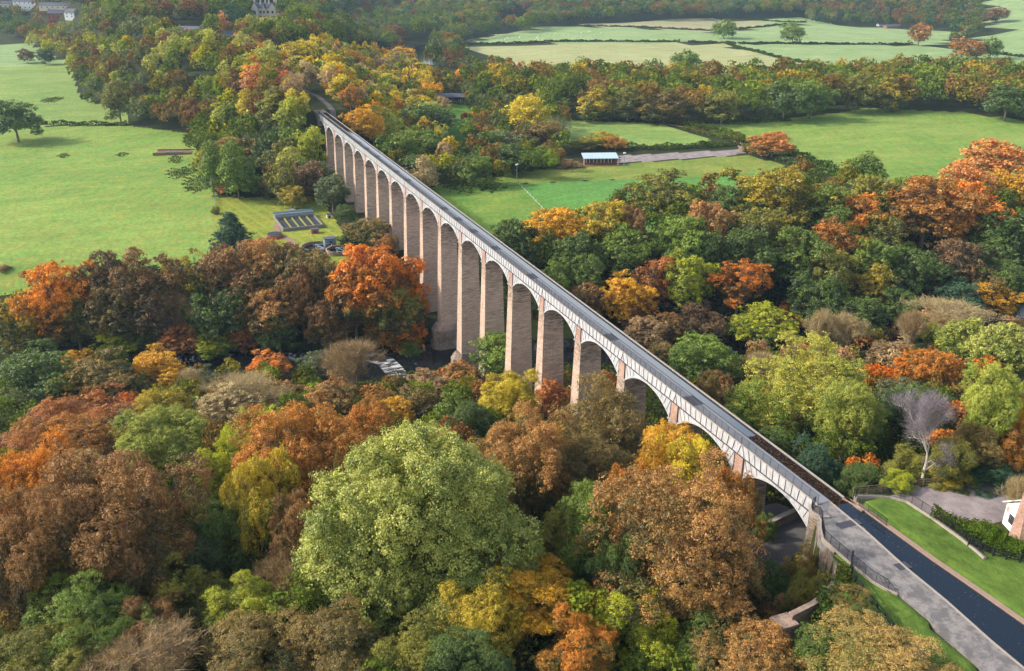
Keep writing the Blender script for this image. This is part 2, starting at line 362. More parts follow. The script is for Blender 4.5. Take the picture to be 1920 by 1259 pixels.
M['palestone'] = simple('pale_stone', lin(206, 196, 176), .85, .15, .6)
M['concrete'] = simple('concrete', lin(128, 124, 118), .9, .25, 1)
M['bluegrey'] = simple('galvanised_steel', lin(140, 160, 170), .5, .15, 1, metal=.3)
M['yellow'] = simple('mossy_yellow_concrete', lin(140, 138, 74), .9, .2, 1)
M['darkbed'] = simple('dark_filter_bed', lin(54, 62, 66), .9, .3, 1)
M['timber'] = simple('weathered_timber', lin(120, 104, 76), .9, .25, 3)
M['earth'] = simple('bare_earth', lin(122, 92, 76), .95, .3, .6)
M['darkpath'] = simple('dark_path', lin(98, 95, 92), .95, .25, .5)
M['soilpath'] = simple('brown_path', lin(146, 120, 102), .95, .25, .5)
M['wool'] = simple('wool', lin(226, 222, 210), .95, .1, 3)
M['skin'] = simple('dark_hide', lin(60, 52, 48), .9, .1, 3)
M['rubber'] = simple('rubber', lin(26, 26, 28), .8, .1, 3)
M['carwhite'] = simple('white_car_paint', lin(226, 228, 230), .3, .03, 1, spec=.5)

# ------------------------------------------------------------------ ground, cut into fields by colour of crop
def graded(lo, hi, fine, c0, c1, mid, m0, m1, grow=1.09, cap=40):
    a = list(np.arange(c0, c1, fine)); x = a[-1]
    while x < m1: x += mid; a.append(x)
    st = mid
    while x < hi: st = min(st*grow, cap); x += st; a.append(x)
    x = a[0]; b = []
    while x > m0: x -= mid; b.append(x)
    st = mid
    while x > lo: st = min(st*grow, cap); x -= st; b.append(x)
    return np.array(b[::-1]+a)
GX = graded(-1400, 3600, .7, -24, 24, 2.2, -200, 300)
GY = graded(-260, 4200, .7, -62, 6, 2.2, -60, 420)
XX, YY = np.meshgrid(GX, GY); ZZ = H(XX, YY)
nx, ny = len(GX), len(GY)
V = np.stack([XX.ravel(), YY.ravel(), ZZ.ravel()], 1)
ii, jj = np.meshgrid(np.arange(nx-1), np.arange(ny-1))
q0 = (jj*nx+ii).ravel(); Q = np.stack([q0, q0+1, q0+nx+1, q0+nx], 1)
cxy = V[Q].mean(1)
def hp(P): return [hit(a, b)[:2] for a, b in P]
FIELDS = [
 ('meadow', 'meadow', [(-300, 700), (0, 560), (140, 520), (300, 500), (400, 490), (402, 372), (403, 350), (380, 300), (352, 250), (240, 236), (-300, 240)]),
 ('pasture', 'meadow2', [(-300, 238), (240, 234), (235, 212), (150, 180), (128, 121), (-300, 119)]),
 ('pasture', 'pale', [(-300, 118), (128, 120), (60, 84), (-300, 76)]),
 ('lawn', 'lawn', [(402, 370), (600, 370), (640, 430), (660, 500), (520, 520), (400, 490)]),
 ('field', 'tussock', [(800, 352), (940, 343), (972, 346), (1024, 398), (950, 470), (760, 400)]),
 ('playing_field', 'pitch', [(972, 346), (1240, 335), (1400, 325), (1430, 323), (1430, 430), (1020, 440), (1024, 398)]),
 ('grass_strip', 'rough', [(800, 352), (960, 328), (1100, 305), (1165, 307), (1300, 299), (1400, 291), (1470, 310), (1470, 330), (1400, 324.5), (1240, 334.5), (972, 345.5), (940, 342.5)]),
 ('gravel_track', 'gravel', [(1160, 306), (1163, 292), (1250, 288), (1385, 281), (1396, 287), (1370, 292), (1290, 297)]),
 ('field', 'meadow2', [(1060, 226), (1240, 231), (1335, 263), (1300, 272), (1160, 276), (1060, 268)]),
 ('field', 'meadow', [(1300, 233), (1450, 226), (1620, 204), (1800, 210), (2100, 252), (2100, 360), (1850, 335), (1620, 360), (1490, 292)]),
 ('garden_lawn', 'garden', [(828, 193), (872, 190), (886, 215), (880, 250), (860, 300), (835, 300), (836, 215)]),
 ('far_field', 'stubble', [(870, 90), (1100, 83), (1270, 82), (1360, 83), (1515, 127), (1480, 160), (1100, 160), (940, 110)]),
 ('far_field', 'pale', [(890, 84), (930, 66), (1060, 50), (1200, 55), (1345, 61), (1360, 80), (1270, 80), (1100, 80)]),
 ('far_field', 'beige', [(1060, 50), (1180, 40), (1350, 37), (1475, 46), (1345, 60), (1200, 54)]),
 ('far_field', 'pale', [(1350, 62), (1480, 47), (1520, 44), (1780, 55), (1780, 84), (1370, 80)]),
 ('far_field', 'pale', [(1372, 82), (1782, 86), (1900, 105), (2100, 115), (2100, 135), (1700, 122), (1515, 126)]),
 ('far_field', 'pale', [(1385, 36), (1515, 33), (1515, 42), (1478, 45)]),
 ('hill_pasture', 'pale', [(1838, -40), (2200, -40), (2200, 112), (1900, 104), (1790, 86), (1870, 60)]),
 ('hill_pasture', 'garden', [(1225, -30), (1420, -30), (1400, 10), (1330, 16), (1225, 18)]),
]
reg = np.zeros(len(Q), int)
for k, (nm, mt, P) in enumerate(FIELDS):
    W = hp(P); reg[(reg == 0) & inpoly(cxy[:, 0], cxy[:, 1], W)] = k+1
reg[(reg == 0) & (cxy[:, 1] < -15.5) & (cxy[:, 1] > -80) & (cxy[:, 0] > -10.5) & (cxy[:, 0] < 15) & (cxy[:, 2] > 37.4)] = 100
reg[(reg == 0) & (np.abs(cxy[:, 2]-26.8) < .9) & (cxy[:, 0] > -12) & (cxy[:, 0] < 11) & (cxy[:, 1] > -22) & (cxy[:, 1] < 3) & (cxy[:, 1] > -14-(cxy[:, 0]+2)*.8) & (cxy[:, 1] < 1.5+(cxy[:, 0]-2)*.05)] = 101
cp = [(9.2, -14.6), (13, -13.6), (19, -14.9), (28, -17.5), (60, -26), (60, -40), (24, -26), (17.5, -23.5), (13.5, -21.5), (9.4, -20)]
reg[(reg == 0) & inpoly(cxy[:, 0], cxy[:, 1], cp)] = 102
used = {}
def sub(mask, name, m):
    q = Q[mask]
    if len(q) == 0: return
    u, inv = np.unique(q, return_inverse=True)
    o = link(name, np_mesh(name, V[u], inv.reshape(q.shape), smooth=True), M[m]); o['kind'] = 'structure'
sub(reg == 0, 'ground', 'floor')
for k, (nm, mt, P) in enumerate(FIELDS): sub(reg == k+1, nm, mt)
sub(reg == 100, 'bank_lawn', 'bankgrass'); sub(reg == 101, 'path_under_arch', 'darkpath'); sub(reg == 102, 'car_park', 'gravel')  # shade beneath the arch is put into the path's dark colour
# river
def strip(name, P, half, z, m):
    P = resample(P, 6); L = offset_line(P, -half); R = offset_line(P, half); n = len(P)
    vv = np.concatenate([np.c_[L, np.full(n, z)], np.c_[R, np.full(n, z)]]); i = np.arange(n-1)
    qq = np.stack([i, i+1, n+i+1, n+i], 1)[:, ::-1]
    o = link(name, np_mesh(name, vv, qq), M[m]); o['kind'] = 'structure'; return o
strip('river', RIV, 15, 0.35, 'river')
strip('rapids', hp([(655, 672), (692, 680), (725, 690), (762, 708)]), 2.6, 0.42, 'rapid')
strip('river_bend', FRIV, 13, float(H(172, 740))+1.6, 'river')

# ------------------------------------------------------------------ the aqueduct
AQ = empty('aqueduct', (0, 0, 0), 0, 'tall narrow canal aqueduct of pale cast iron arches on tapering sandstone piers', 'aqueduct')
XW, XE = -1.85, 2.0      # faces of the trough
ZS = D-4.45; ZR = D-1.95; ZP = D-1.6
pierbase = {}
for k in range(1, 19):
    y = (k-1)*S; zb = float(H(-1.8, y)); zb = min(zb, float(H(1.8, y)))-.8
    river = abs(k-9) < .5 or abs(k-8) < .5
    b = MB(); hb = (ZS-zb)/32.0
    tx, ty = 2.02, 1.22; bx, by = tx+.8*hb, ty+.75*hb
    def ring(h, e=0.0):
        t = (ZS-h)/(ZS-zb+1e-6); ax, ay = tx+(bx-tx)*t+e, ty+(by-ty)*t+e
        return [(-ax+.07, y-ay, h), (ax+.07, y-ay, h), (ax+.07, y+ay, h), (-ax+.07, y+ay, h)]
    b.hexa(ring(zb), ring(ZS-.45))
    p = b.build('pier', M['stone'], AQ)
    c = MB(); c.hexa(ring(ZS-.45, .04), ring(ZS-.28, .2)); c.hexa(ring(ZS-.277, .2), ring(ZS-.08, .2)); c.hexa(ring(ZS-.077, .1), ring(ZS, .1)); c.build('capital', M['coping'], p)
    c = MB(); c.box(XW-.10, XE+.08, y-.85, y+.85, ZS+.002, ZP-.1); c.build('brick_panel', M['redstone'], p)
    if k in (8, 9, 10) or k == 7:
        if k in (8, 9):      # cutwater pedestals standing in the river
            c = MB(); zt = 7.2 if k == 9 else 5.5
            def cut(h, e):
                ax, ay = 2.95+e, 2.2+e
                return [(-ax-1.6, y-.9), (-ax-1.6, y+.9), (-ax, y+ay), (ax, y+ay), (ax+1.6, y+.9), (ax+1.6, y-.9), (ax, y-ay), (-ax, y-ay)][::-1]
            c.prism(cut(0, .35), -1.5, 2.2); c.prism(cut(0, 0), 2.203, zt-1.6)
            n = 8; lo = [(q[0], q[1], zt-1.597) for q in cut(0, .12)]; hi = [(q[0]*.78, y+(q[1]-y)*.86, zt) for q in cut(0, 0)]
            c.add(lo+hi, [tuple(reversed(range(8))), tuple(range(8, 16))]+[(i, (i+1) % 8, 8+(i+1) % 8, 8+i) for i in range(8)])
            c.build('cutwater', M['rubble'], p)
# arches: spandrel plates, ribs, flange joints and the railing of every span
def arch_z(t): # t in -1..1 across the span
    Rr = (6.92**2+2.45**2)/(2*2.45); return ZR-.0-(Rr-math.sqrt(Rr*Rr-(6.92*t)**2))
for k in range(0, 19):
    yc = (k-.5)*S; hs = 6.9; y0, y1 = yc-S/2, yc+S/2
    if k == 0: y0 = yc-7.1
    if k == 18: y1 = yc+7.1
    n = 22; ts = np.linspace(-1, 1, n+1); b = MB()
    for i in range(n):
        ta, tb = ts[i], ts[i+1]; ya, yb = yc+ta*hs, yc+tb*hs; za, zb = arch_z(ta), arch_z(tb)
        for xo, th in ((XW-.02, .10), (XE-.08, .10), (-.62, .08), (.7, .08)):
            b.hexa([(xo, ya, za), (xo+th, ya, za), (xo+th, yb, zb), (xo, yb, zb)], [(xo, ya, ZP-.05), (xo+th, ya, ZP-.05), (xo+th, yb, ZP-.05), (xo, yb, ZP-.05)])
    a = b.build('arch', M['iron'], AQ)
    for xo, th in ((XW-.09, .24), (XE-.15, .24)):
        r = MB()
        for i in range(n):
            ta, tb = ts[i], ts[i+1]; ya, yb = yc+ta*hs, yc+tb*hs; za, zb = arch_z(ta), arch_z(tb)
            r.hexa([(xo, ya, za-.16), (xo+th, ya, za-.16), (xo+th, yb, zb-.16), (xo, yb, zb-.16)], [(xo, ya, za+.16), (xo+th, ya, za+.16), (xo+th, yb, zb+.16), (xo, yb, zb+.16)])
        r.build('rib', M['iron'], a)
    # spandrel seams, radiating from the springing
    j = MB()
    for sgn in (-1, 1):
        for q in (.60, .74, .87, .985):
            za = arch_z(q); ya = yc+sgn*q*hs; yt = yc+sgn*(q*hs+(q-.45)*2.0)
            for xo in (XW-.045, XE+.045): j.bar((xo, ya, za+.15), (xo, yt, ZP-.1), .05, .05)
    j.build('seam', M['joint'], a)['kind'] = 'stuff'
    # trough side plates of this span
    t = MB()
    for xo in (XW, XE-.06): t.box(xo, xo+.06, y0, y1-.003, ZP, D-.02)
    t.box(XW+.06, XE-.06, y0, y1-.003, ZP+.0, ZP+.05)
    tr = t.build('trough_side', M['iron'], AQ)
    t = MB()
    for xo in (XW-.13, XE-.06): t.box(xo, xo+.19, y0, y1-.003, ZP-.12, ZP-.002)
    t.build('ledge', M['joint'], tr)
    t = MB(); npl = 12
    for i in range(npl+1):
        u = (i/npl)*2-1; yb = yc+u*(y1-y0)/2*.985; lean = .42*np.sign(u)*abs(u)**1.5
        for xo in (XW-.035, XE+.035): t.bar((xo, yb-lean*.9, ZP), (xo, yb+lean*.5, D-.03), .07, .06)
    t.build('flange', M['joint'], tr)['kind'] = 'stuff'
    t = MB(); t.box(XW-.10, XW+.05, y0, y1-.003, D-.017, D+.07); t.build('nosing', M['coping'], tr)
    t = MB(); t.box(XE-.16, XE+.12, y0, y1-.003, D-.017, D+.06); t.build('rim', M['coping'], tr)
    t = MB(); t.box(XW+.053, -.02, y0, y1-.003, D-.12, D); tp = t.build('towpath', M['deckpath'], AQ)
    t = MB(); t.box(-.017, .06, y0, y1-.003, D-.75, D+.045); t.build('towpath_edge', M['black'], tp)
    t = MB(); t.box(XE-.30, XE-.163, y0, y1-.003, D-.75, D-.04); t.build('inner_edge', M['black'], tr)
    # railing
    t = MB(); xr = XW+.03; m = int((y1-y0)/.125)
    for i in range(m):
        yy = y0+(i+.5)*(y1-y0)/m; big = (i % 12 == 0); wd = .05 if big else .02
        t.bar((xr, yy, D+.07), (xr, yy, D+1.12), wd, wd)
    rl = t.build('railing', M['railiron'], AQ); rl['kind'] = 'stuff'
    t = MB(); t.box(xr-.03, xr+.03, y0, y1-.003, D+1.12, D+1.16); t.build('handrail', M['railiron'], rl); t = MB(); t.box(xr-.02, xr+.02, y0, y1-.003, D+.12, D+.15); t.build('bottom_rail', M['railiron'], rl)
for px, py in [(618, 221), (674, 266), (689, 277), (709, 292), (745, 320), (764, 336), (832, 389), (858, 409), (889, 431), (928, 463), (994, 516), (1143, 630), (1301, 748)]:
    dd = ray(px, py); t_ = (D+.3-CAM[2])/dd[2]; yy = CAM[1]+dd[1]*t_
    t = MB(); t.box(XW+.06, -.03, yy-1.5, yy+1.5, D+.004, D+.008); t.build('asphalt_patch', M['patch'], AQ)
# near abutment
YA = -S/2-7.1
t = MB(); t.box(XW-.15, -.05, YA-6, YA-.003, 25, D-.13); t.box(-.047, XE+.35, YA-6, YA-.003, 25, D-1.0); t.box(XE-.02, XE+.35, YA-3, YA-.003, D-.997, D+.02)
TC = (-2.35, YA-1.25)
t.prism([(TC[0]+1.25*math.cos(a), TC[1]+1.35*math.sin(a)) for a in np.linspace(.5*math.pi, 1.5*math.pi, 12)]+[(XW-.153, TC[1]-1.35), (XW-.153, TC[1]+1.2)], 25, D-.1)
ab = t.build('abutment', M['rubble'], AQ)
t = MB(); ang = np.linspace(.5*math.pi, 1.5*math.pi, 14)
t.ribbon([(TC[0]+1.0*math.cos(a), TC[1]+1.1*math.sin(a)) for a in ang], [(TC[0]+1.42*math.cos(a), TC[1]+1.5*math.sin(a)) for a in ang], D-.097, D+.12); t.build('turret_cap', M['coping'], ab)
YF = 17.5*S+7.1
t = MB(); t.box(XW-.3, XE+.3, YF, YF+9, 20, D-.13); t.build('abutment', M['stone'], AQ)

# ------------------------------------------------------------------ canal banks near the bridge
CL = [(-.02, YA-.01), (-.1, -17), (-.3, -21.7), (-1.0, -28.2), (-1.2, -33.7), (-1.8, -39.7), (-2.1, -46), (-3, -60), (-4.2, -78)]
CR = [(XE-.3, YA-.01), (2.35, -17), (2.4, -21.7), (2.5, -28.3), (2.8, -33.7), (3.0, -39.2), (2.9, -46), (2.2, -60), (1.2, -78)]
PL = [(XW-.05, YA-.01), (-3.3, -17), (-5.55, -20.0), (-5.85, -26), (-5.85, -30.2), (-4.75, -31.6), (-5.3, -38.6), (-6.1, -46), (-7.4, -60), (-9, -78)]
def st(name, o=None): o['kind'] = 'structure'; return o
# canal water: along the bridge and out past the end
wv = []; wr = []
yy = np.r_[YF+60, YF, -14.7-.5]
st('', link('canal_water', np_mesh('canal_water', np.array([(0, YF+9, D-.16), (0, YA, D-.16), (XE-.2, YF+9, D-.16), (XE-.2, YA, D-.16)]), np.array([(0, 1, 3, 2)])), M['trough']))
L = [(0.0, YA)]+CL[1:]; R = [(XE-.2, YA)]+CR[1:]
nW = len(L); vv = [(a, b, D-.16) for a, b in L]+[(a, b, D-.16) for a, b in R]
st('', link('canal_water', np_mesh('canal_water', np.array(vv), np.array([(i, i+1, nW+i+1, nW+i) for i in range(nW-1)])), M['canal']))
n = min(len(CL), len(PL)-1)
PLr = resample(PL, 1.2); CLr = np.stack([np.interp(-PLr[:, 1], -np.array(CL)[:, 1], np.array(CL)[:, 0]), PLr[:, 1]], 1)
st('', MB().ribbon([tuple(p) for p in CLr], [tuple(p) for p in PLr], 36.6, D-.08).build('towpath', M['path']))
e = MB(); e.ribbon([(a+.02, b) for a, b in CL], [(a-.22, b) for a, b in CL], 36.7, D-.03); st('', e.build('towpath_kerb', M['coping']))
e = MB(); e.ribbon([(a+.55, b) for a, b in CR], [(a, b) for a, b in CR], 36.7, D+.02); st('', e.build('canal_coping', M['pinkcoping']))
for px, py, wd in ((1592, 983, 1.5), (1693, 1062, .8)):
    x, y, z, _ = hit(px, py, 0.0); dd = ray(px, py); t_ = (D-.08-CAM[2])/dd[2]; x, y = CAM[0]+dd[0]*t_, CAM[1]+dd[1]*t_
    st('', MB().box(x-wd, x+wd, y-.5, y+.6, D-.2, D-.074).build('path_patch', M['patch']))
# leaves floating on the canal
def scatter_quads(P, size, n, zf, name, c1, c2, kind='stuff'):
    u = rng.random(n); P = np.array(P)
    return None
nl = 420; ly = -15-rng.random(nl)**1.2*42; lx = np.interp(-ly, -np.array(CL)[:, 1], np.array(CL)[:, 0]); rx = np.interp(-ly, -np.array(CR)[:, 1], np.array(CR)[:, 0])
bx_ = rng.beta(.8, .8, nl); lx = lx+(rx-lx)*(.02+.96*bx_)
yb_ = rng.random(1500)*60-14; ly = np.r_[ly, yb_[:500]]; lx = np.r_[lx, .08+1.6*rng.random(500)]
nl = len(lx); an = rng.random(nl)*6.28; sz = .02+.035*rng.random(nl)
c = np.stack([lx, ly, np.full(nl, D-.15)], 1); du = np.stack([np.cos(an)*sz, np.sin(an)*sz, an*0], 1); dv = np.stack([-np.sin(an)*sz*.7, np.cos(an)*sz*.7, an*0], 1)
vv = np.stack([c-du, c-dv, c+du, c+dv], 1).reshape(-1, 3)
pal = np.array([lin(150, 116, 76), lin(110, 84, 56), lin(166, 150, 120), lin(90, 72, 50)])
tag(link('fallen_leaves', np_mesh('fallen_leaves', vv, np.arange(nl*4).reshape(-1, 4), {'col': ('FACE', pal[rng.integers(0, 4, nl)])}), M['leafc']), 'pale fallen leaves floating on the dark canal water', 'leaves', kind='stuff')

nl = 5200; ly = np.r_[1.5-rng.random(3400)**.9*17.5, 246+rng.random(1800)*50]; lx = .08+1.6*rng.random(nl); an = rng.random(nl)*6.28; sz = (.09+.10*rng.random(nl))*np.where(ly > 200, 1.6, 1)
c = np.stack([lx, ly, D-.153+.004*rng.random(nl)], 1); du = np.stack([np.cos(an)*sz, np.sin(an)*sz, an*0], 1); dv = np.stack([-np.sin(an)*sz*.7, np.cos(an)*sz*.7, an*0], 1)
pal = np.array([lin(46, 38, 32), lin(36, 32, 30), lin(58, 44, 34), lin(96, 70, 46), lin(30, 28, 27)])
tag(link('leaf_mat', np_mesh('leaf_mat', np.stack([c-du, c-dv, c+du, c+dv], 1).reshape(-1, 3), np.arange(nl*4).reshape(-1, 4), {'col': ('FACE', pal[rng.integers(0, 5, nl)])}), M['leafc']), 'dark brown matted leaves covering the canal water at both ends of the trough', 'leaves', kind='stuff')
def railing(name, P, h, label, group=None, step=.14, kerb=True, sweep=False):
    P = np.array([(a, b, D-.05) if len((a, b)) == 2 else 0 for a, b in P]); Pr = resample(P, step)
    R = empty(name, tuple(Pr[0]), 0, label, 'railing', group); off = -Pr[0]
    b = MB(); n = len(Pr)
    hh = np.full(n, h)
    if sweep: hh = h*np.clip((n-np.arange(n))/10.0, .35, 1)
    for i, p in enumerate(Pr):
        wd = .055 if i % 10 == 0 else .024; p = p+off; b.bar(p, p+np.array([0, 0, hh[i]]), wd, wd)
    b.build('baluster', M['black'], R)['kind'] = 'stuff'
    b = MB()
    for i in range(0, n-1, 2):
        j = min(i+2, n-1); b.bar(Pr[i]+off+[0, 0, hh[i]], Pr[j]+off+[0, 0, hh[j]], .06, .035)
    b.build('handrail', M['black'], R); b = MB()
    for i in range(0, n-1, 2):
        j = min(i+2, n-1); b.bar(Pr[i]+off+[0, 0, .12], Pr[j]+off+[0, 0, .12], .04, .03)
    b.build('bottom_rail', M['black'], R)
    if kerb:
        b = MB(); Q2 = P[:, :2]; b.ribbon([tuple(q-Pr[0][:2]) for q in offset_line(Q2, .17)], [tuple(q-Pr[0][:2]) for q in offset_line(Q2, -.17)], -.5, .07); b.build('stone_kerb', M['coping'], R)
    return R
railing('railing', [(-2.2, YA+.1), (-3.1, YA-.35), (-3.55, YA-1.2), (-3.3, YA-2.1), (-3.6, -18.0), (-4.7, -19.3), (-5.75, -21), (-5.95, -26), (-5.95, -28.6), (-5.6, -30.0), (-5.0, -31.2)], 1.15, 'black iron railing bowing out from the bridge end along the towpath', kerb=True, sweep=True)
railing('railing', [(3.3, -15.6), (3.9, -15.3), (5.6, -16.0), (7.4, -17.0), (8.5, -18.4), (8.7, -22), (8.6, -26), (8.3, -28.9), (8.1, -30)], 1.15, 'black iron railing curving between the green bank and the gravel car park', sweep=True)
railing('railing', [(2.42, -17.2), (2.5, -18.6), (2.5, -20.4), (2.48, -21.6)], .9, 'short black iron railing on the far canal edge by the bridge end', kerb=False)
def post_fence(P, h, m, label, post_step, nrail, wd=.1, z0=None, group=None, rail_h=.10):
    P2 = resample(P, post_step); z = H(P2[:, 0], P2[:, 1]) if z0 is None else np.full(len(P2), z0)
    P3 = np.c_[P2, z]; o0 = P3[0].copy(); R = empty('fence', tuple(o0), 0, label, 'fence', group); P3 = P3-o0
    for p in P3:
        b = MB(); b.bar(p-[0, 0, .3], p+[0, 0, h], wd, wd); b.build('post', M[m], R)
    b = MB()
    for i in range(len(P3)-1):
        for r in range(nrail):
            hz = h*(.35+.6*r/max(1, nrail-1)); b.bar(P3[i]+[0, 0, hz], P3[i+1]+[0, 0, hz], .05, rail_h)
    b.build('rail', M[m], R); return R
post_fence([(-5.3, -25.2+.3), (-7.0, -26.6), (-8.0, -28.6), (-8.6, -31), (-9.2, -33.6), (-9.9, -36.5), (-10.6, -39.5)], 1.2, 'black', 'black timber fence running down the grass slope below the towpath', 1.45, 3, .14, 38.1)
post_fence([(8.3, -27.6), (9.6, -30.3), (10.9, -31.5), (14, -34.5), (18, -37.5)], 1.2, 'black', 'black post and rail fence continuing from the car park railing', 1.3, 3, .15, 38.0)
post_fence([(6.0, -12.6), (9, -13.2), (12.3, -13.7), (17, -14.6), (22, -15.9), (27, -17.4), (34, -19.5)], 1.15, 'timber', 'weathered timber rail fence along the back of the gravel car park', 1.9, 3, .12, 36.25)
# curved retaining wall, low wall under the arch
W2 = resample(np.array(WALLC), 1.0); o0 = np.r_[W2[0], 0]
R = empty('retaining_wall', tuple(o0), 0, 'curved rubble stone wing wall with pale coping below the bridge end', 'wall')
b = MB(); b.ribbon([tuple(p-o0[:2]) for p in offset_line(W2, -.24)], [tuple(p-o0[:2]) for p in offset_line(W2, .24)], 25.5, 37.6); b.build('masonry', M['rubble'], R)
b = MB(); b.ribbon([tuple(p-o0[:2]) for p in offset_line(W2, -.3)], [tuple(p-o0[:2]) for p in offset_line(W2, .3)], 37.603, 37.75); b.build('coping', M['rubble'], R)
b = MB(); b.box(W2[-1][0]-o0[0]-1.6, W2[-1][0]-o0[0]+.2, W2[-1][1]-o0[1]-.8, W2[-1][1]-o0[1]+.8, 25.5, 36.9); b.box(W2[-1][0]-o0[0]-1.75, W2[-1][0]-o0[0]+.35, W2[-1][1]-o0[1]-.95, W2[-1][1]-o0[1]+.95, 36.903, 37.15); b.build('end_pier', M['rubble'], R)
R = empty('low_wall', (1.0, -4.2, 0), 0, 'low stone wall beside the path beneath the nearest arch', 'wall')
b = MB(); b.ribbon([(0, 0), (2.5, .6), (7, 1.5)], [(0, .6), (2.5, 1.2), (7, 2.1)], 26, 27.9); b.build('masonry', M['rubble'], R)
b = MB(); b.ribbon([(-.08, -.08), (2.5, .52), (7, 1.42)], [(-.08, .68), (2.5, 1.28), (7, 2.18)], 27.903, 28.02); b.build('coping', M['coping'], R)
# cottage at the right edge
R = empty('cottage', (20.6, -24.7, 36.2), math.radians(-20), 'white rendered cottage gable with a tall tapering brown stone chimney', 'cottage')
b = MB(); b.box(-2.6, 6, -7, 0, 0, 2.9); b.add([(-2.6, -7, 2.903), (-2.6, 0, 2.903), (-2.6, -3.5, 5.4), (6, -7, 2.903), (6, 0, 2.903), (6, -3.5, 5.4)], [(0, 1, 2), (5, 4, 3), (1, 4, 5, 2), (3, 0, 2, 5), (0, 3, 4, 1)][:5]); wl_ = b.build('wall', M['white'], R)
b = MB()
for s_ in (-1, 1):
    ye = -3.5+s_*3.9; b.hexa([(-2.9, ye, 2.70), (6.2, ye, 2.70), (6.2, -3.5, 5.48), (-2.9, -3.5, 5.48)], [(-2.9, ye, 2.86), (6.2, ye, 2.86), (6.2, -3.5, 5.64), (-2.9, -3.5, 5.64)])
b.build('roof', M['white'], R)
b = MB(); b.hexa([(-3.3, -4.6, 0), (-2.605, -4.6, 0), (-2.605, -2.6, 0), (-3.3, -2.6, 0)], [(-3.1, -4.0, 6.8), (-2.605, -4.0, 6.8), (-2.605, -3.1, 6.8), (-3.1, -3.1, 6.8)]); b.build('chimney', M['redstone'], R)
b = MB(); b.box(-2.66, -2.61, -1.9, -1.0, 1.0, 2.1); b.build('window', M['glass'], R)

# ------------------------------------------------------------------ buildings and works
def gable_house(loc, rz, Lx, Ly, h, rh, wall, roof, label, cat='house', name='house', windows=3, chim=1, group=None):
    R = empty(name, loc, rz, label, cat, group)
    b = MB(); b.box(-Lx/2, Lx/2, -Ly/2, Ly/2, -2, h)
    b.add([(-Lx/2, -Ly/2, h), (-Lx/2, Ly/2, h), (-Lx/2, 0, h+rh), (Lx/2, -Ly/2, h), (Lx/2, Ly/2, h), (Lx/2, 0, h+rh)], [(0, 1, 2), (5, 4, 3)]); b.build('wall', M[wall], R)
    b = MB()
    for s_ in (-1, 1):
        ye = s_*(Ly/2+.3); e_ = -.3*rh/(Ly/2)
        b.hexa([(-Lx/2-.3, ye, h+e_), (Lx/2+.3, ye, h+e_), (Lx/2+.3, 0, h+rh), (-Lx/2-.3, 0, h+rh)], [(-Lx/2-.3, ye, h+e_+.2), (Lx/2+.3, ye, h+e_+.2), (Lx/2+.3, 0, h+rh+.2), (-Lx/2-.3, 0, h+rh+.2)])
    rf = b.build('roof', M[roof], R)
    for c_ in range(chim):
        xx = -Lx/2+.8+c_*(Lx-1.6); b = MB(); b.box(xx-.4, xx+.4, -.35, .35, h+rh-.8, h+rh+1.1); b.build('chimney', M['brickwall'], rf)
    for i in range(windows):
        for z0 in ([.9] if h < 4.5 else [.9, h-1.9]):
            xx = -Lx/2+Lx*(i+.5)/windows; b = MB(); b.box(xx-.5, xx+.5, -Ly/2-.05, -Ly/2-.003, z0, z0+1.2); b.build('window', M['glass'], R)
    return R
def place(px, py): x, y, z, t = hit(px, py); return (x, y, z), t
def place_top(px, py, h): x, y, z, t = hit(px, py, h); return (x, y, z), t
FACE = -YAW
p, t = place(52, 17); gable_house(p, FACE, 24, 10, 7.5, 3.5, 'white', 'slate', 'large white rendered house at the top edge above the wood', windows=5, chim=2)
p, t = place(13, 14); gable_house(p, FACE+.2, 14, 8, 4, 2.5, 'palestone', 'slate', 'low pale house in the top corner beside the large white house', windows=3)
p, t = place(118, 17); gable_house(p, FACE, 42, 9, 3.2, 2.4, 'palestone', 'slate', 'long low grey roofed building behind the brick houses', 'building', 'building', 8, 0)
p, t = place(108, 35); gable_house(p, FACE+.1, 15, 9, 5, 3, 'brickwall', 'slate', 'brick house with a slate roof below the long grey building', windows=4, chim=2)
p, t = place(136, 34); gable_house(p, FACE-.2, 10, 8, 5, 3, 'white', 'slate', 'small white gabled house next to the brick house', windows=2)
p, t = place_top(362, 50, 8); gable_house(p, FACE-.3, 22, 9, 5, 3, 'white', 'slate', 'house half hidden in the hill wood with only its slate roof showing', windows=4)
p, t = place_top(423, 58, 8); gable_house(p, FACE+.2, 13, 8, 4.5, 2.8, 'white', 'slate', 'white walled house peeping through the hill wood', windows=3)
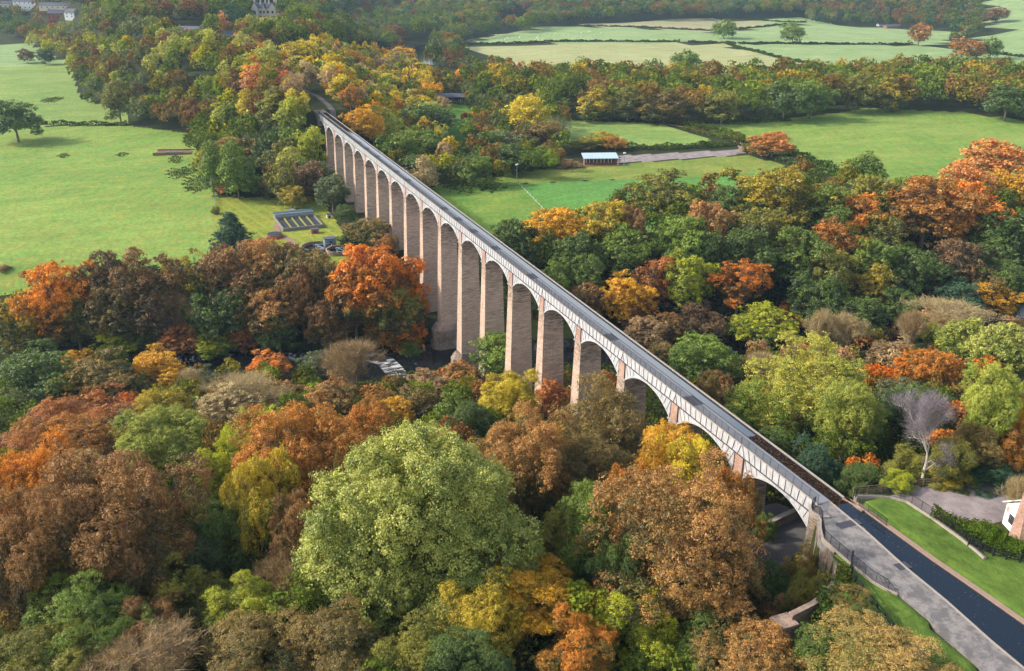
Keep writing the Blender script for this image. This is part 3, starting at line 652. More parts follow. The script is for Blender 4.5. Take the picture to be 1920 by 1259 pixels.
# manor
p, t = place(500, 38)
R = empty('manor_house', p, FACE, 'pale stone manor house with steep gables and many chimneys in the trees', 'manor')
b = MB(); b.box(-9, 9, -5, 5, -2, 9); b.box(-9.6, -4.2, -7, -5.003, -2, 9); b.box(4.2, 9.6, -7, -5.003, -2, 9); b.box(-1.6, 1.6, -6.2, -5.003, -2, 7.5)
for x0, x1, yf in ((-9.6, -4.2, -7), (4.2, 9.6, -7), (-1.6, 1.6, -6.2)):
    z0 = 9 if yf == -7 else 7.5; b.add([(x0, yf, z0), (x1, yf, z0), ((x0+x1)/2, yf, z0+4.2), (x0, 0, z0), (x1, 0, z0), ((x0+x1)/2, 0, z0+4.2)], [(0, 1, 2), (5, 4, 3)])
b.build('wall', M['palestone'], R)
b = MB()
for x0, x1, yf in ((-9.6, -4.2, -7), (4.2, 9.6, -7), (-1.6, 1.6, -6.2)):
    z0 = 9 if yf == -7 else 7.5; xm = (x0+x1)/2
    b.hexa([(x0-.2, yf-.2, z0), (xm, yf-.2, z0+4.3), (xm, 1, z0+4.3), (x0-.2, 1, z0)], [(x0-.2, yf-.2, z0+.2), (xm, yf-.2, z0+4.5), (xm, 1, z0+4.5), (x0-.2, 1, z0+.2)])
    b.hexa([(xm+.003, yf-.2, z0+4.3), (x1+.2, yf-.2, z0), (x1+.2, 1, z0), (xm+.003, 1, z0+4.3)], [(xm+.003, yf-.2, z0+4.5), (x1+.2, yf-.2, z0+.2), (x1+.2, 1, z0+.2), (xm+.003, 1, z0+4.5)])
b.hexa([(-9.3, -5.2, 8.9), (9.3, -5.2, 8.9), (9.3, 0, 12.6), (-9.3, 0, 12.6)], [(-9.3, -5.2, 9.1), (9.3, -5.2, 9.1), (9.3, 0, 12.8), (-9.3, 0, 12.8)]); b.hexa([(-9.3, 0.003, 12.6), (9.3, 0.003, 12.6), (9.3, 5.2, 8.9), (-9.3, 5.2, 8.9)], [(-9.3, .003, 12.8), (9.3, .003, 12.8), (9.3, 5.2, 9.1), (-9.3, 5.2, 9.1)])
rf = b.build('roof', M['slate'], R)
for xx, yy_ in ((-8.6, 1), (-3.4, -1), (-.2, 1.2), (3.2, -1), (8.6, 1), (6.5, 3)):
    b = MB(); b.box(xx-.5, xx+.5, yy_-.4, yy_+.4, 10, 16); b.build('chimney', M['palestone'], rf)
for xx, yf in ((-6.9, -7), (6.9, -7), (0, -6.2), (-2.9, -5), (2.9, -5)):
    for z0 in (1.4, 5.4): b = MB(); b.box(xx-.7, xx+.7, yf-.06, yf-.003, z0, z0+1.8); b.build('window', M['glass'], R)
# pavilion by the pitch
p, t = place(1124, 308)
R = empty('pavilion', p, FACE+.10, 'red boarded sports pavilion with a pale roof and big windows by the pitch', 'pavilion')
b = MB(); b.box(-7, 7, -2.4, 2.4, .3, 3.0); wl2 = b.build('wall', M['redwall'], R)
b = MB(); b.hexa([(-7.7, -3.6, 3.003), (7.7, -3.6, 3.003), (7.7, 2.8, 4.2), (-7.7, 2.8, 4.2)], [(-7.7, -3.6, 3.2), (7.7, -3.6, 3.2), (7.7, 2.8, 4.4), (-7.7, 2.8, 4.4)]); b.build('roof', M['blueroof'], R)
for i in range(4):
    b = MB(); b.box(-6.2+i*3.2, -3.5+i*3.2, -2.46, -2.403, 1.1, 2.7); wi = b.build('window', M['glass'], R)
    b = MB(); b.box(-6.3+i*3.2, -6.2+i*3.2, -2.5, -2.403, 1.0, 2.8); b.box(-4.9+i*3.2, -4.8+i*3.2, -2.5, -2.463, 1.0, 2.8); b.build('frame', M['white'], wi)
b = MB(); b.box(-8.6, 8.6, -4.6, -2.6, -.5, .3); b.build('veranda', M['brickwall'], R)
b = MB(); b.box(1.0, 2.6, -5.6, -4.603, -.5, .1); b.build('step', M['concrete'], R)
for xx in (-7.4, 7.4): b = MB(); b.box(xx-.1, xx+.1, -3.4, -3.2, .3, 3.0); b.build('post', M['white'], R)
# car shed with two white cars
p, t = place(848, 191)
R = empty('car_shed', p, FACE, 'dark roofed open shed with reddish walls beside a small lawn', 'shed')
b = MB(); b.box(-8, -3.4, -3, 3, -1, 3); b.box(-3.4, 8, 2.7, 3, -1, 3); b.box(7.7, 8, -3, 2.697, -1, 3); b.box(2.1, 2.5, -3, 2.697, -1, 3); b.build('wall', M['redwall'], R)
b = MB(); b.hexa([(-8.5, -3.8, 3.003), (8.5, -3.8, 3.003), (8.5, 0, 4.8), (-8.5, 0, 4.8)], [(-8.5, -3.8, 3.2), (8.5, -3.8, 3.2), (8.5, 0, 5), (-8.5, 0, 5)]); b.hexa([(-8.5, .003, 4.8), (8.5, .003, 4.8), (8.5, 3.8, 3.003), (-8.5, 3.8, 3.003)], [(-8.5, .003, 5), (8.5, .003, 5), (8.5, 3.8, 3.2), (-8.5, 3.8, 3.2)]); b.build('roof', M['slate'], R)
def car(px, py, dx, label, src=None):
    c_, s_ = math.cos(FACE), math.sin(FACE); l = (p[0]+c_*dx+s_*2.6, p[1]+s_*dx-c_*2.6, p[2]+.15)
    R = empty('parked_car', l, FACE, label, 'car', 'white cars in the open shed')
    b = MB(); b.hexa([(-.9, -2.1, .3), (.9, -2.1, .3), (.9, 2.1, .3), (-.9, 2.1, .3)], [(-.9, -2.1, .85), (.9, -2.1, .85), (.9, 2.1, .9), (-.9, 2.1, .9)]); b.hexa([(-.85, -1.2, .85), (.85, -1.2, .85), (.85, 1.7, .9), (-.85, 1.7, .9)], [(-.68, -.4, 1.45), (.68, -.4, 1.45), (.68, 1.2, 1.45), (-.68, 1.2, 1.45)]); b.build('body', M['carwhite'], R)
    b = MB(); b.add([(-.74, -1.13, .93), (.74, -1.13, .93), (.64, -.47, 1.42), (-.64, -.47, 1.42)], [(0, 1, 2, 3)]); b.build('windscreen', M['glass'], R).location = (0, -.03, .02)
    for wx in (-.88, .88):
        for wy in (-1.35, 1.35): b = MB(); b.tube([(wx-.1, wy, .32), (wx+.1, wy, .32)], .32, 10); b.build('wheel', M['rubber'], R)
car(0, 0, -1.0, 'white car parked in the bay of the open shed nearer the reddish wall'); car(0, 0, 4.6, 'white car parked in the outer bay of the open shed')
# farm sheds far right
p, t = place(1672, 54)
gable_house(p, FACE+.2, 20, 8, 3, 2, 'brickwall', 'slate', 'small brick farm building among the far fields', 'farm building', 'farm_building', 3, 0)
p, t = place(1650, 50); gable_house(p, FACE+.2, 8, 6, 2.6, 1.5, 'white', 'slate', 'little white farm shed next to the brick farm building', 'shed', 'farm_shed', 1, 0)
# treatment works
A0 = np.array(hit(533, 434)[:2]); A1 = np.array(hit(604, 427)[:2]); A2 = np.array(hit(598, 403)[:2]); zt = float(H(*((A0+A2)/2)))
ex = (A1-A0)/np.linalg.norm(A1-A0); an = math.atan2(ex[1], ex[0]); Lx = float(np.linalg.norm(A1-A0)); Ly = float(abs((A2-A1)@np.array([-ex[1], ex[0]])))
R = empty('filter_bed', (A0[0], A0[1], zt), an, 'rectangular concrete filter bed with dark channels and a blue grey railed walkway', 'filter bed')
b = MB(); b.box(-.5, Lx+.5, -.5, Ly+.5, -.6, .25); b.build('base', M['concrete'], R)
b = MB(); b.box(-.4, Lx+.4, Ly*.78, Ly+.4, .253, 1.4); b.box(-.4, 0, -.4, Ly*.78, .253, 1.0); b.box(Lx, Lx+.4, -.4, Ly*.78, .253, 1.0); b.box(0, Lx, -.4, 0, .253, 1.0); b.build('wall', M['concrete'], R)
for i in range(5):
    b = MB(); b.box(Lx*i/5+.25, Lx*(i+1)/5-.25, .05, Ly*.78-.05, .253, .55); b.build('channel', M['darkbed'], R)
for i in range(1, 5): b = MB(); b.box(Lx*i/5-.2, Lx*i/5+.2, .003, Ly*.78-.003, .253, .95); b.build('divider', M['yellow'], R)
b = MB(); b.box(-.4, Lx+.4, Ly*.82, Ly*.86, 1.403, 2.2); b.box(-.4, Lx+.4, Ly+.3, Ly+.36, 1.403, 2.2); b.box(-.4, Lx+.4, Ly*.86+.003, Ly+.297, 1.403, 1.5); b.build('walkway', M['bluegrey'], R)
for px, py, wpx, lab in ((594, 468, 56, 'larger round sludge tank with a scraper arm at the works'), (634, 474, 44, 'smaller round tank partly filled with water beside the larger one')):
    (x, y, z), t = place(px, py); r_ = wpx/F*t/2
    R = empty('round_tank', (x, y, z), an, lab, 'tank', 'round settling tanks')
    b = MB(); n = 28
    for i in range(n):
        a0, a1 = 2*math.pi*i/n, 2*math.pi*(i+1)/n
        f = lambda a, q: (q*math.cos(a), q*math.sin(a))
        b.hexa([f(a0, r_-.3)+(-1,), f(a0, r_)+(-1,), f(a1, r_)+(-1,), f(a1, r_-.3)+(-1,)], [f(a0, r_-.3)+(1.3,), f(a0, r_)+(1.3,), f(a1, r_)+(1.3,), f(a1, r_-.3)+(1.3,)])
    b.build('wall', M['rubble'], R); MB().cyl(0, 0, -.9, .35, r_-.303, 28).build('water', M['canal'], R)
    MB().cyl(0, 0, .353, 1.6, .45, 10).build('hub', M['bluegrey'], R); b = MB(); b.bar((-r_*.2, 0, 1.45), (r_, 0, 1.45), .35, .15); b.bar((0, 0, 1.5), (r_*.3, -r_*.9, 1.45), .2, .12); b.build('scraper_arm', M['bluegrey'], R)
for px, py, sx, sy, sz, m, lab in ((590, 437, 2.4, 1.8, 1.3, 'brickwall', 'small brick hut on the lawn just below the filter bed'), (546, 402, 2.4, 2.0, 1.5, 'concrete', 'concrete kiosk behind the back corner of the filter bed'), (567, 402, 2, 1.6, 1.4, 'concrete', 'small grey kiosk on the lawn behind the filter bed'), (617, 409, 1.6, 1.3, 1.3, 'palestone', 'tiny pale kiosk on the lawn by the bushes at the viaduct'), (619, 462, 3.6, 2.6, 2.6, 'bluegrey', 'grey machine housing standing between the round tank and the bushes')):
    (x, y, z), t = place(px, py); R = empty('kiosk', (x, y, z), an, lab, 'kiosk')
    b = MB(); b.box(-sx/2, sx/2, -sy/2, sy/2, -.5, sz); b.build('body', M[m], R)
    b = MB(); b.box(-sx/2-.15, sx/2+.15, -sy/2-.15, sy/2+.15, sz+.003, sz+.15); b.build('roof', M['slate'] if m != 'concrete' else M['concrete'], R)
    b = MB(); b.box(-.35, .35, -sy/2-.04, -sy/2-.003, 0, sz*.75); b.build('door', M['darkiron'], R)
(x, y, z), t = place(515, 445); R = empty('round_chamber', (x, y, z), 0, 'low round brick chamber at the bend of the works path', 'tank')
MB().cyl(0, 0, -.5, 1.1, 2.6, 20).build('wall', M['brickwall'], R); MB().cyl(0, 0, 1.103, 1.25, 2.2, 20).build('lid', M['darkbed'], R)
def drape(name, P, wd, m, off=.06, step=1.5):
    W = resample(np.array(P), step); Lf, Rg = offset_line(W, -wd/2), offset_line(W, wd/2); n = len(W)
    rows = [Lf+(Rg-Lf)*q for q in (0, .5, 1)]
    vv = np.concatenate([np.c_[r, H(r[:, 0], r[:, 1])+off] for r in rows]); i = np.arange(n-1)
    qq = np.concatenate([np.stack([k*n+i, (k+1)*n+i, (k+1)*n+i+1, k*n+i+1], 1) for k in (0, 1)])
    o = link(name, np_mesh(name, vv, qq), M[m]); o['kind'] = 'structure'; return o
drape('works_path', hp([(548, 398), (530, 408), (518, 428), (520, 440), (545, 452), (556, 466)]), 2.2, 'soilpath', .12)
drape('canal_towpath', [(5.2, 292), (6.5, 310), (7, 335), (4, 360), (-4, 385)], 2.2, 'darkpath', .10)
drape('farm_lane', hp([(1235, 231), (1290, 240), (1340, 252), (1385, 268), (1392, 284)]), 2.6, 'soilpath', .12)
# little furniture
(x, y, z), t = place(402, 372); R = empty('utility_pole', (x, y, z), 0, 'dark wooden utility pole with equipment at the corner of the works lawn', 'pole')
b = MB(); b.tube([(0, 0, -.5), (0, 0, 9)], [.2, .14], 8); b.build('pole', M['darkiron'], R); b = MB(); b.box(-.5, .5, -.35, .35, 6.2, 7.4); b.bar((-1.2, 0, 8.4), (1.2, 0, 8.4), .12, .12); b.build('transformer', M['concrete'], R)
for px, py, h, lab in ((969, 338, 6, 'pale lamp post standing at the corner of the playing field'), (1170, 312, 5.5, 'slim pale post beside the pavilion'), (1556, 57, 8, 'slim pole standing alone in the far pale field')):
    (x, y, z), t = place(px, py); R = empty('lamp_post', (x, y, z), 0, lab, 'post')
    MB().cyl(0, 0, -.3, h, .13, 8, .09).build('pole', M['bluegrey'], R); b = MB(); b.box(-.5, .5, -.25, .25, h+.003, h+.5); b.build('lamp', M['white'], R)
a = hp([(974, 347), (1022, 396)]); post_fence(a, .9, 'white', 'thin white rope barrier along the near edge of the playing field', 4.0, 1, .08, None, None, .06)
a = hp([(404, 375), (403, 355)]) ; post_fence(hp([(404, 392), (403, 372)]), 1.6, 'bluegrey', 'short green grey fence at the corner of the works lawn', 1.5, 3, .1)
# timber pen with troughs on the meadow
(x, y, z), t = place(327, 287); R = empty('timber_pen', (x, y, z), FACE+.1, 'brown timber edged pen with grey troughs at the meadow edge', 'pen')
b = MB(); b.box(-8, 8, -4, 4, -.4, .35); b.build('earth_bed', M['earth'], R)
for s_ in (-1, 1): b = MB(); b.box(-8.3, 8.3, s_*4.15-.12, s_*4.15+.12, -.4, .9); b.build('edging', M['timber'], R)
for i in range(3): b = MB(); b.box(-3.5+i*2.6, -1.5+i*2.6, -1.5, -.6, .353, .9); b.build('trough', M['bluegrey'], R)
# sheep
def sheep_mesh():
    b = MB(); b.tube([(-.62, 0, .62), (-.45, 0, .68), (0, 0, .7), (.45, 0, .68), (.6, 0, .66)], [.16, .32, .36, .31, .14], 8)
    for ax in (-.38, .36):
        for ay in (-.16, .16): b.tube([(ax, ay, .5), (ax, ay, 0)], [.06, .045], 5)
    return b
wool = None; i = 0; sp = []
rs = np.random.default_rng(5)
while len(sp) < 48:
    px, py = 930+rs.random()*200, 60+rs.random()*18
    if abs(py-(80-(px-900)*.07)) < 18: sp.append((px, py))
sp.sort()
for i, (px, py) in enumerate(sp):
    (x, y, z), t = place(px, py)
    R = empty('sheep', (x, y, z), rs.random()*6.28, 'white sheep grazing in the flock on the far pale pasture', 'sheep', 'sheep flock on the far pasture')
    R.scale = (1.35,)*3
    if wool is None:
        bd = sheep_mesh().build('body', M['wool'], R, True); h_ = MB(); h_.tube([(.58, 0, .72), (.8, 0, .86), (1.0, 0, .66)], [.13, .12, .06], 7); hd = h_.build('head', M['skin'], R)
        wool = (bd, hd)
    else:
        for q in wool: c_ = q.copy(); COL.objects.link(c_); c_.parent = R

# ------------------------------------------------------------------ tree prototypes
def unit(v): return v/(np.linalg.norm(v, axis=-1, keepdims=True)+1e-9)
def crown_clumps(r, kind):
    """clump centres and radii in a crown of nominal radius 8 m standing on z = 0; height about 18 m"""
    K = 0
    if kind == 'round': K, ax, zc, az, cr, zmin = 70, 6.1, 10.0, 6.2, (1.3, 2.5), -.8
    elif kind == 'dome': K, ax, zc, az, cr, zmin = 90, 6.7, 8.6, 7.4, (1.2, 2.4), -.85
    elif kind == 'tall': K, ax, zc, az, cr, zmin = 56, 4.7, 9.6, 7.6, (1.2, 2.2), -.9
    elif kind == 'spread': K, ax, zc, az, cr, zmin = 60, 6.8, 11.2, 4.8, (1.1, 2.2), -.65
    elif kind == 'open': K, ax, zc, az, cr, zmin = 42, 6.0, 11.2, 5.8, (1.0, 2.0), -.9
    elif kind == 'shrub': K, ax, zc, az, cr, zmin = 60, 6.2, 4.2, 8.5, (1.2, 2.4), -.5
    elif kind == 'conifer': K, ax, zc, az, cr, zmin = 60, 1, 9, 9, (1.2, 2.2), -1
    if kind == 'ashbig':
        C0 = []; R0_ = []
        for (lx, ly, lz, rx, rz, k_) in ((-.4, .3, 10.6, 5.8, 4.4, 110), (2.6, .6, 9.6, 4.6, 4.2, 50), (-5.8, -1.0, 7.6, 3.4, 4.0, 46), (5.6, -2.2, 6.0, 3.6, 3.8, 50), (-3.6, -3.0, 4.2, 3.0, 3.2, 36), (1.4, -3.4, 2.8, 3.4, 2.6, 26)):
            d = unit(r.normal(size=(k_, 3))); f = (.5+.5*r.random(k_)**.5)*(1+.05*r.normal(size=k_))
            C0.append(d*f[:, None]*np.array([rx, rx, rz])+[lx, ly, lz]); R0_.append(r.uniform(.8, 1.7, k_))
        C0 = np.concatenate(C0); C0[:, 2] = np.maximum(C0[:, 2], 1.2); return C0, np.concatenate(R0_)
    if kind == 'conifer':
        h = r.random(K)**.8; ang = r.random(K)*6.28; rad = 5.2*(1-h)**.8*(.55+.45*r.random(K))
        return np.stack([rad*np.cos(ang), rad*np.sin(ang), 2+h*15], 1), 1.1+1.5*(1-h)
    d = unit(r.normal(size=(K*4, 3))); d = d[d[:, 2] > zmin][:K]
    f = .55+.45*r.random(len(d))**.5; f[:len(d)//5] *= .5
    az_ = np.arctan2(d[:, 1], d[:, 0]); lump = 1+.15*np.sin(3*az_+r.random()*6)+.13*np.sin(2*az_+4*d[:, 2]+r.random()*6)+.12*r.normal(size=len(d)); lump[r.random(len(d)) < .07] *= 1.22
    c = d*(f*lump)[:, None]*np.array([ax, ax, az])+np.array([0, 0, zc])
    if kind == 'shrub': c[:, 2] = np.abs(c[:, 2])
    return c, r.uniform(cr[0], cr[1], len(d))
def make_crown(seed, kind, n, leaf, gap=.62):
    r = np.random.default_rng(seed); c, cr = crown_clumps(r, kind); K = len(c)
    wgt = cr**2; ctr = c.mean(0)-np.array([0, 0, 1.0])
    pl = 26 if leaf < .5 else 20                          # leaves per puff, puffs on the surface of every clump
    ns = max(K*5, int(n/pl)); pr = np.clip(leaf*2.1, .52, 2.0)
    ci = r.choice(K, ns, p=wgt/wgt.sum()); out = unit(c[ci]-ctr)
    d = unit(r.normal(size=(ns, 3))+out*.7+np.array([0, 0, .35]))
    wob = 1+.22*np.sin(d[:, 0]*5+ci)*np.cos(d[:, 1]*4+ci*2)
    sp = c[ci]+d*(cr[ci]*wob*(.62+.55*r.random(ns)**.8))[:, None]
    keep = np.ones(ns, bool)
    for k in range(K): keep &= ~((np.linalg.norm(sp-c[k], axis=1) < gap*cr[k]) & (ci != k))
    sp, d, ci = sp[keep], d[keep], ci[keep]; ns = len(sp); prs = pr*r.uniform(.55, 1.35, ns)
    si = r.integers(0, ns, n); e = unit(r.normal(size=(n, 3))+d[si]*.8+np.array([0, 0, .45]))
    P = sp[si]+e*(prs[si]*(.35+.75*r.random(n)))[:, None]*np.array([1.15, 1.15, .8]); nn = unit(e*.9+r.normal(size=(n, 3))*.5+np.array([0, 0, .25]))
    a = unit(np.cross(nn, r.normal(size=(n, 3)))); b = np.cross(nn, a); s = leaf*(.5+.8*r.random(n))[:, None]
    Vv = np.stack([P-a*s*.60, P-b*s*.38, P+a*s*.60, P+b*s*.38+nn*s*.10], 1).reshape(-1, 3)
    Vv[:, 2] = np.maximum(Vv[:, 2], .1)
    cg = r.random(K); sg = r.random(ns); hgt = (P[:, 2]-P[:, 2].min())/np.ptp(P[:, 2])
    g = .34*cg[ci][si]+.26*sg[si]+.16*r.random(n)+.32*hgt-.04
    v = .45*r.random(n)+.35*sg[si]+.2*cg[ci][si]
    return np_mesh('crown_'+kind, Vv, np.arange(4*n).reshape(-1, 4), {'g': ('FACE', g), 'v': ('FACE', v)}), c
def make_trunk(seed, c, rad=.42, limbs=9, top=10.0):
    r = np.random.default_rng(seed); b = MB(); lean = r.normal(size=2)*.5
    pts = [(0, 0, -1.2), (0, 0, .2), (lean[0]*.3, lean[1]*.3, top*.35), (lean[0]*.7, lean[1]*.7, top*.7), (lean[0], lean[1], top)]
    b.tube(pts, [rad*1.7, rad*1.15, rad*.85, rad*.6, rad*.25], 8)
    for k in r.permutation(len(c))[:limbs]:
        t = r.uniform(.35, .85); p0 = np.array([lean[0]*t, lean[1]*t, top*t]); p2 = c[k]; p1 = (p0+p2)/2+np.array([0, 0, -.8])+r.normal(size=3)*.4
        b.tube([p0, p1, p2], [rad*.42, rad*.27, rad*.08], 5, False)
        for _ in range(2 if limbs < 20 else 5):
            q = p2+unit(r.normal(size=3)+unit(p2-p0))*r.uniform(1.2, 2.4); b.tube([p1+(p2-p1)*.4, q], [rad*.16, rad*.05], 4, False)
    me = bpy.data.meshes.new('trunk'); me.from_pydata(b.v, [], b.f); me.update(); return me
def make_bare(seed, h=14.0, spread=.55, n_main=5, twig=.06, fine=9000, multi=1):
    """bare branching skeleton (trunk) and its fine twigs (crown)"""
    r = np.random.default_rng(seed); b = MB(); ends = []
    def grow(p, d, L, rad, lev):
        n = 3; pts = [p]
        for i in range(n):
            d = unit(d+r.normal(size=3)*.13+np.array([0, 0, .08])); pts.append(pts[-1]+d*L/n)
        b.tube(pts, list(np.linspace(rad, rad*.55, n+1)), 6 if lev < 2 else 4, False)
        if lev >= 2: ends.extend([(q, d, L) for q in pts[1:]])
        if lev < 4:
            for k in range(3 if lev else n_main):
                ax = unit(np.cross(d, r.normal(size=3))); nd = unit(d+ax*spread*r.uniform(.6, 1.35)); grow(pts[-1] if k else pts[-1], nd, L*r.uniform(.62, .8), rad*.52, lev+1)
            if lev < 3:
                for q in pts[1:-1]:
                    nd = unit(d+unit(np.cross(d, r.normal(size=3)))*spread*1.6); grow(q, nd, L*.55, rad*.38, lev+2)
    for m in range(multi):
        a = m*6.28/multi; st_ = np.array([math.cos(a), math.sin(a), 0])*(.3 if multi > 1 else 0)
        grow(st_+[0, 0, -.5], unit(np.array([math.cos(a)*.3*(multi > 1), math.sin(a)*.3*(multi > 1), 1.])), h*.34, .26 if multi == 1 else .17, 0)
    E_ = np.array([e[0] for e in ends]); Dd = np.array([e[1] for e in ends]); k = r.integers(0, len(E_), fine)
    P = E_[k]+r.normal(size=(fine, 3))*.35; d = unit(Dd[k]+r.normal(size=(fine, 3))*.6+[0, 0, .3]); L = r.uniform(.5, 1.5, fine)[:, None]
    s = unit(np.cross(d, r.normal(size=(fine, 3))))*twig
    Vv = np.stack([P-s*.5, P+s*.5, P+d*L+s*.15, P+d*L-s*.15], 1).reshape(-1, 3)
    hh = max(v[2] for v in b.v); me = bpy.data.meshes.new('limbs'); me.from_pydata(b.v, [], b.f); me.update()
    g = r.random(fine); cr_ = np_mesh('twigs', Vv, np.arange(4*fine).reshape(-1, 4), {'g': ('FACE', g), 'v': ('FACE', r.random(fine))})
    R_ = np.percentile(np.hypot(Vv[:, 0], Vv[:, 1]), 95)
    return cr_, me, R_, Vv[:, 2].max()
PROTO = {}
def proto(kind, lod, var):
    key = (kind, lod, var)
    if key not in PROTO:
        seed = hash_(kind)+lod*31+var*7
        if kind in ('bare', 'birch'):
            cfg = dict(h=14, spread=.5, n_main=4, twig=.05, fine=12000, multi=4) if kind == 'bare' else dict(h=14, spread=.58, n_main=3, twig=.03, fine=9000, multi=1)
            if lod: cfg['fine'] //= 3; cfg['twig'] *= 2
            cr_, tr_, R_, h_ = make_bare(seed, **cfg)
        else:
            n, leaf = [(125000, .172), (26000, .38), (9000, .66), (3200, 1.1), (380000, .16)][lod]
            if kind == 'open': n = int(n*.62)
            cr_, c = make_crown(seed, kind, n, leaf); tr_ = make_trunk(seed+1, c, .3 if kind in ('tall', 'conifer') else .42, 30 if lod < 2 else 8)
            co = np.empty(len(cr_.vertices)*3, np.float32); cr_.vertices.foreach_get('co', co); co = co.reshape(-1, 3)
            R_ = np.percentile(np.hypot(co[:, 0], co[:, 1]), 93); h_ = np.percentile(co[:, 2], 99.3)
        cr_.materials.append(M['leaf']); tr_.materials.append(M['palebark' if kind in ('bare', 'birch') else 'bark'])
        PROTO[key] = (cr_, tr_, float(R_), float(h_))
    return PROTO[key]
def hash_(s): return sum((i+1)*ord(ch) for i, ch in enumerate(s))

KL = .95
PAL = {  # name -> (word, tint a, tint b)
 'lime':   ('lime green', lin(132, 150, 48, KL), lin(186, 184, 76, KL)),
 'ash':    ('pale yellowish green', lin(132, 146, 58, KL), lin(188, 184, 92, KL)),
 'green':  ('green', lin(94, 120, 38, KL), lin(136, 150, 50, KL)),
 'dkgreen': ('dark green', lin(72, 94, 40, KL), lin(110, 126, 48, KL)),
 'teal':   ('blue-green', lin(62, 94, 66, KL), lin(84, 112, 72, KL)),
 'olive':  ('olive', lin(92, 100, 38, KL), lin(150, 140, 50, KL)),
 'yolive': ('yellow-topped olive', lin(88, 104, 38, KL), lin(196, 164, 50, KL)),
 'ygreen': ('yellow-green', lin(112, 132, 34, KL), lin(184, 180, 44, KL)),
 'yellow': ('yellow', lin(170, 150, 40, KL), lin(226, 196, 60, KL)),
 'gold':   ('golden yellow', lin(176, 128, 34, KL), lin(232, 170, 48, KL)),
 'orange': ('orange', lin(160, 104, 32, KL), lin(246, 150, 48, KL)),
 'dporange': ('deep orange', lin(132, 96, 34, KL), lin(228, 124, 40, KL)),
 'salmon': ('salmon orange', lin(164, 116, 60, KL), lin(228, 144, 80, KL)),
 'orgreen': ('orange-tipped green', lin(92, 106, 38, KL), lin(204, 122, 48, KL)),
 'burnt':  ('orange-brown', lin(112, 96, 38, KL), lin(204, 130, 58, KL)),
 'rust':   ('rusty red', lin(122, 90, 48, KL), lin(190, 112, 60, KL)),
 'copper': ('coppery brown', lin(104, 108, 46, KL), lin(196, 136, 78, KL)),
 'brown':  ('reddish brown', lin(98, 92, 46, KL), lin(164, 114, 66, KL)),
 'dkbrown': ('dark brown', lin(84, 82, 44, KL), lin(136, 100, 64, KL)),
 'gbrown': ('brownish green', lin(86, 96, 42, KL), lin(150, 120, 62, KL)),
 'ggrey':  ('grey-green', lin(92, 110, 66, KL), lin(128, 134, 82, KL)),
 'straw':  ('straw coloured', lin(160, 138, 98, KL), lin(196, 168, 118, KL)),
 'mixed': ('green and orange', lin(122, 136, 56, KL), lin(186, 146, 84, KL)),
 'straw2': ('straw-topped lime green', lin(128, 152, 46, KL), lin(196, 182, 76, KL)),
 'yorange': ('yellow-orange and green', lin(104, 116, 36, KL), lin(232, 164, 44, KL)),
 'pink':   ('pinkish brown', lin(136, 116, 76, KL), lin(188, 148, 104, KL)),
 'purple': ('purple-grey', lin(130, 118, 124, KL), lin(156, 146, 148, KL)),
 'red':    ('crimson', lin(150, 56, 48, KL), lin(180, 72, 60, KL)),
}
TREES = []   # dicts: pos, R, h, kind, col, zone, cat
def T(zone, px, ytop, wpx, h, kind, col, noun='tree'):
    x, y, z, t = hit(px, ytop, h); R = max(.6, wpx/F*t/2)
    TREES.append(dict(x=x, y=y, z=z, R=R, h=h, kind=kind, col=col, zone=zone, noun=noun, t=t, hand=True))
def TW(zone, x, y, R, h, kind, col, noun='tree'):
    z = float(H(x, y)); TREES.append(dict(x=x, y=y, z=z, R=R, h=h, kind=kind, col=col, zone=zone, noun=noun, t=float(np.linalg.norm(CAM-[x, y, z+h/2])), hand=True))
# zones: phrase and landmark pixel used to order look-alikes
Z = {
 'slope': ('on the near slope', (745, 900), 'the big ash'),
 'belowbridge': ('between river and near slope', (840, 690), 'the river pier'),
 'riverrow': ('in the row between meadow and river', (800, 560), 'the aqueduct'),
 'lowriver': ('low on the far river bank', (800, 600), 'the aqueduct'),
 'works': ('near the treatment works', (560, 415), 'the filter bed'),
 'rightwood': ('in the wood below the playing field', (1000, 440), 'the aqueduct'),
 'lowright': ('in the scrub right of the aqueduct', (1180, 640), 'the aqueduct'),
 'eastside': ('behind the car park', (1745, 915), 'the timber fence'),
 'nearend': ('by the wing wall', (1540, 1000), 'the bridge end'),
 'hill': ('in the hill wood', (600, 215), 'the far bridge end'),
 'canalside': ('in the wood beyond the aqueduct', (600, 215), 'the far bridge end'),
 'garden': ('by the gardens', (848, 185), 'the open shed'),
 'belt': ('in the dark tree belt', (1122, 200), 'the pavilion'),
 'backhill': ('on the river hillside', (780, 110), 'the river bend'),
 'topright': ('along the far fields', (1500, 50), 'the far hedges'),
 'lone': ('alone in the fields', (0, 230), 'the left edge'),
 'pav': ('around the pavilion', (1122, 300), 'the pavilion'),
}
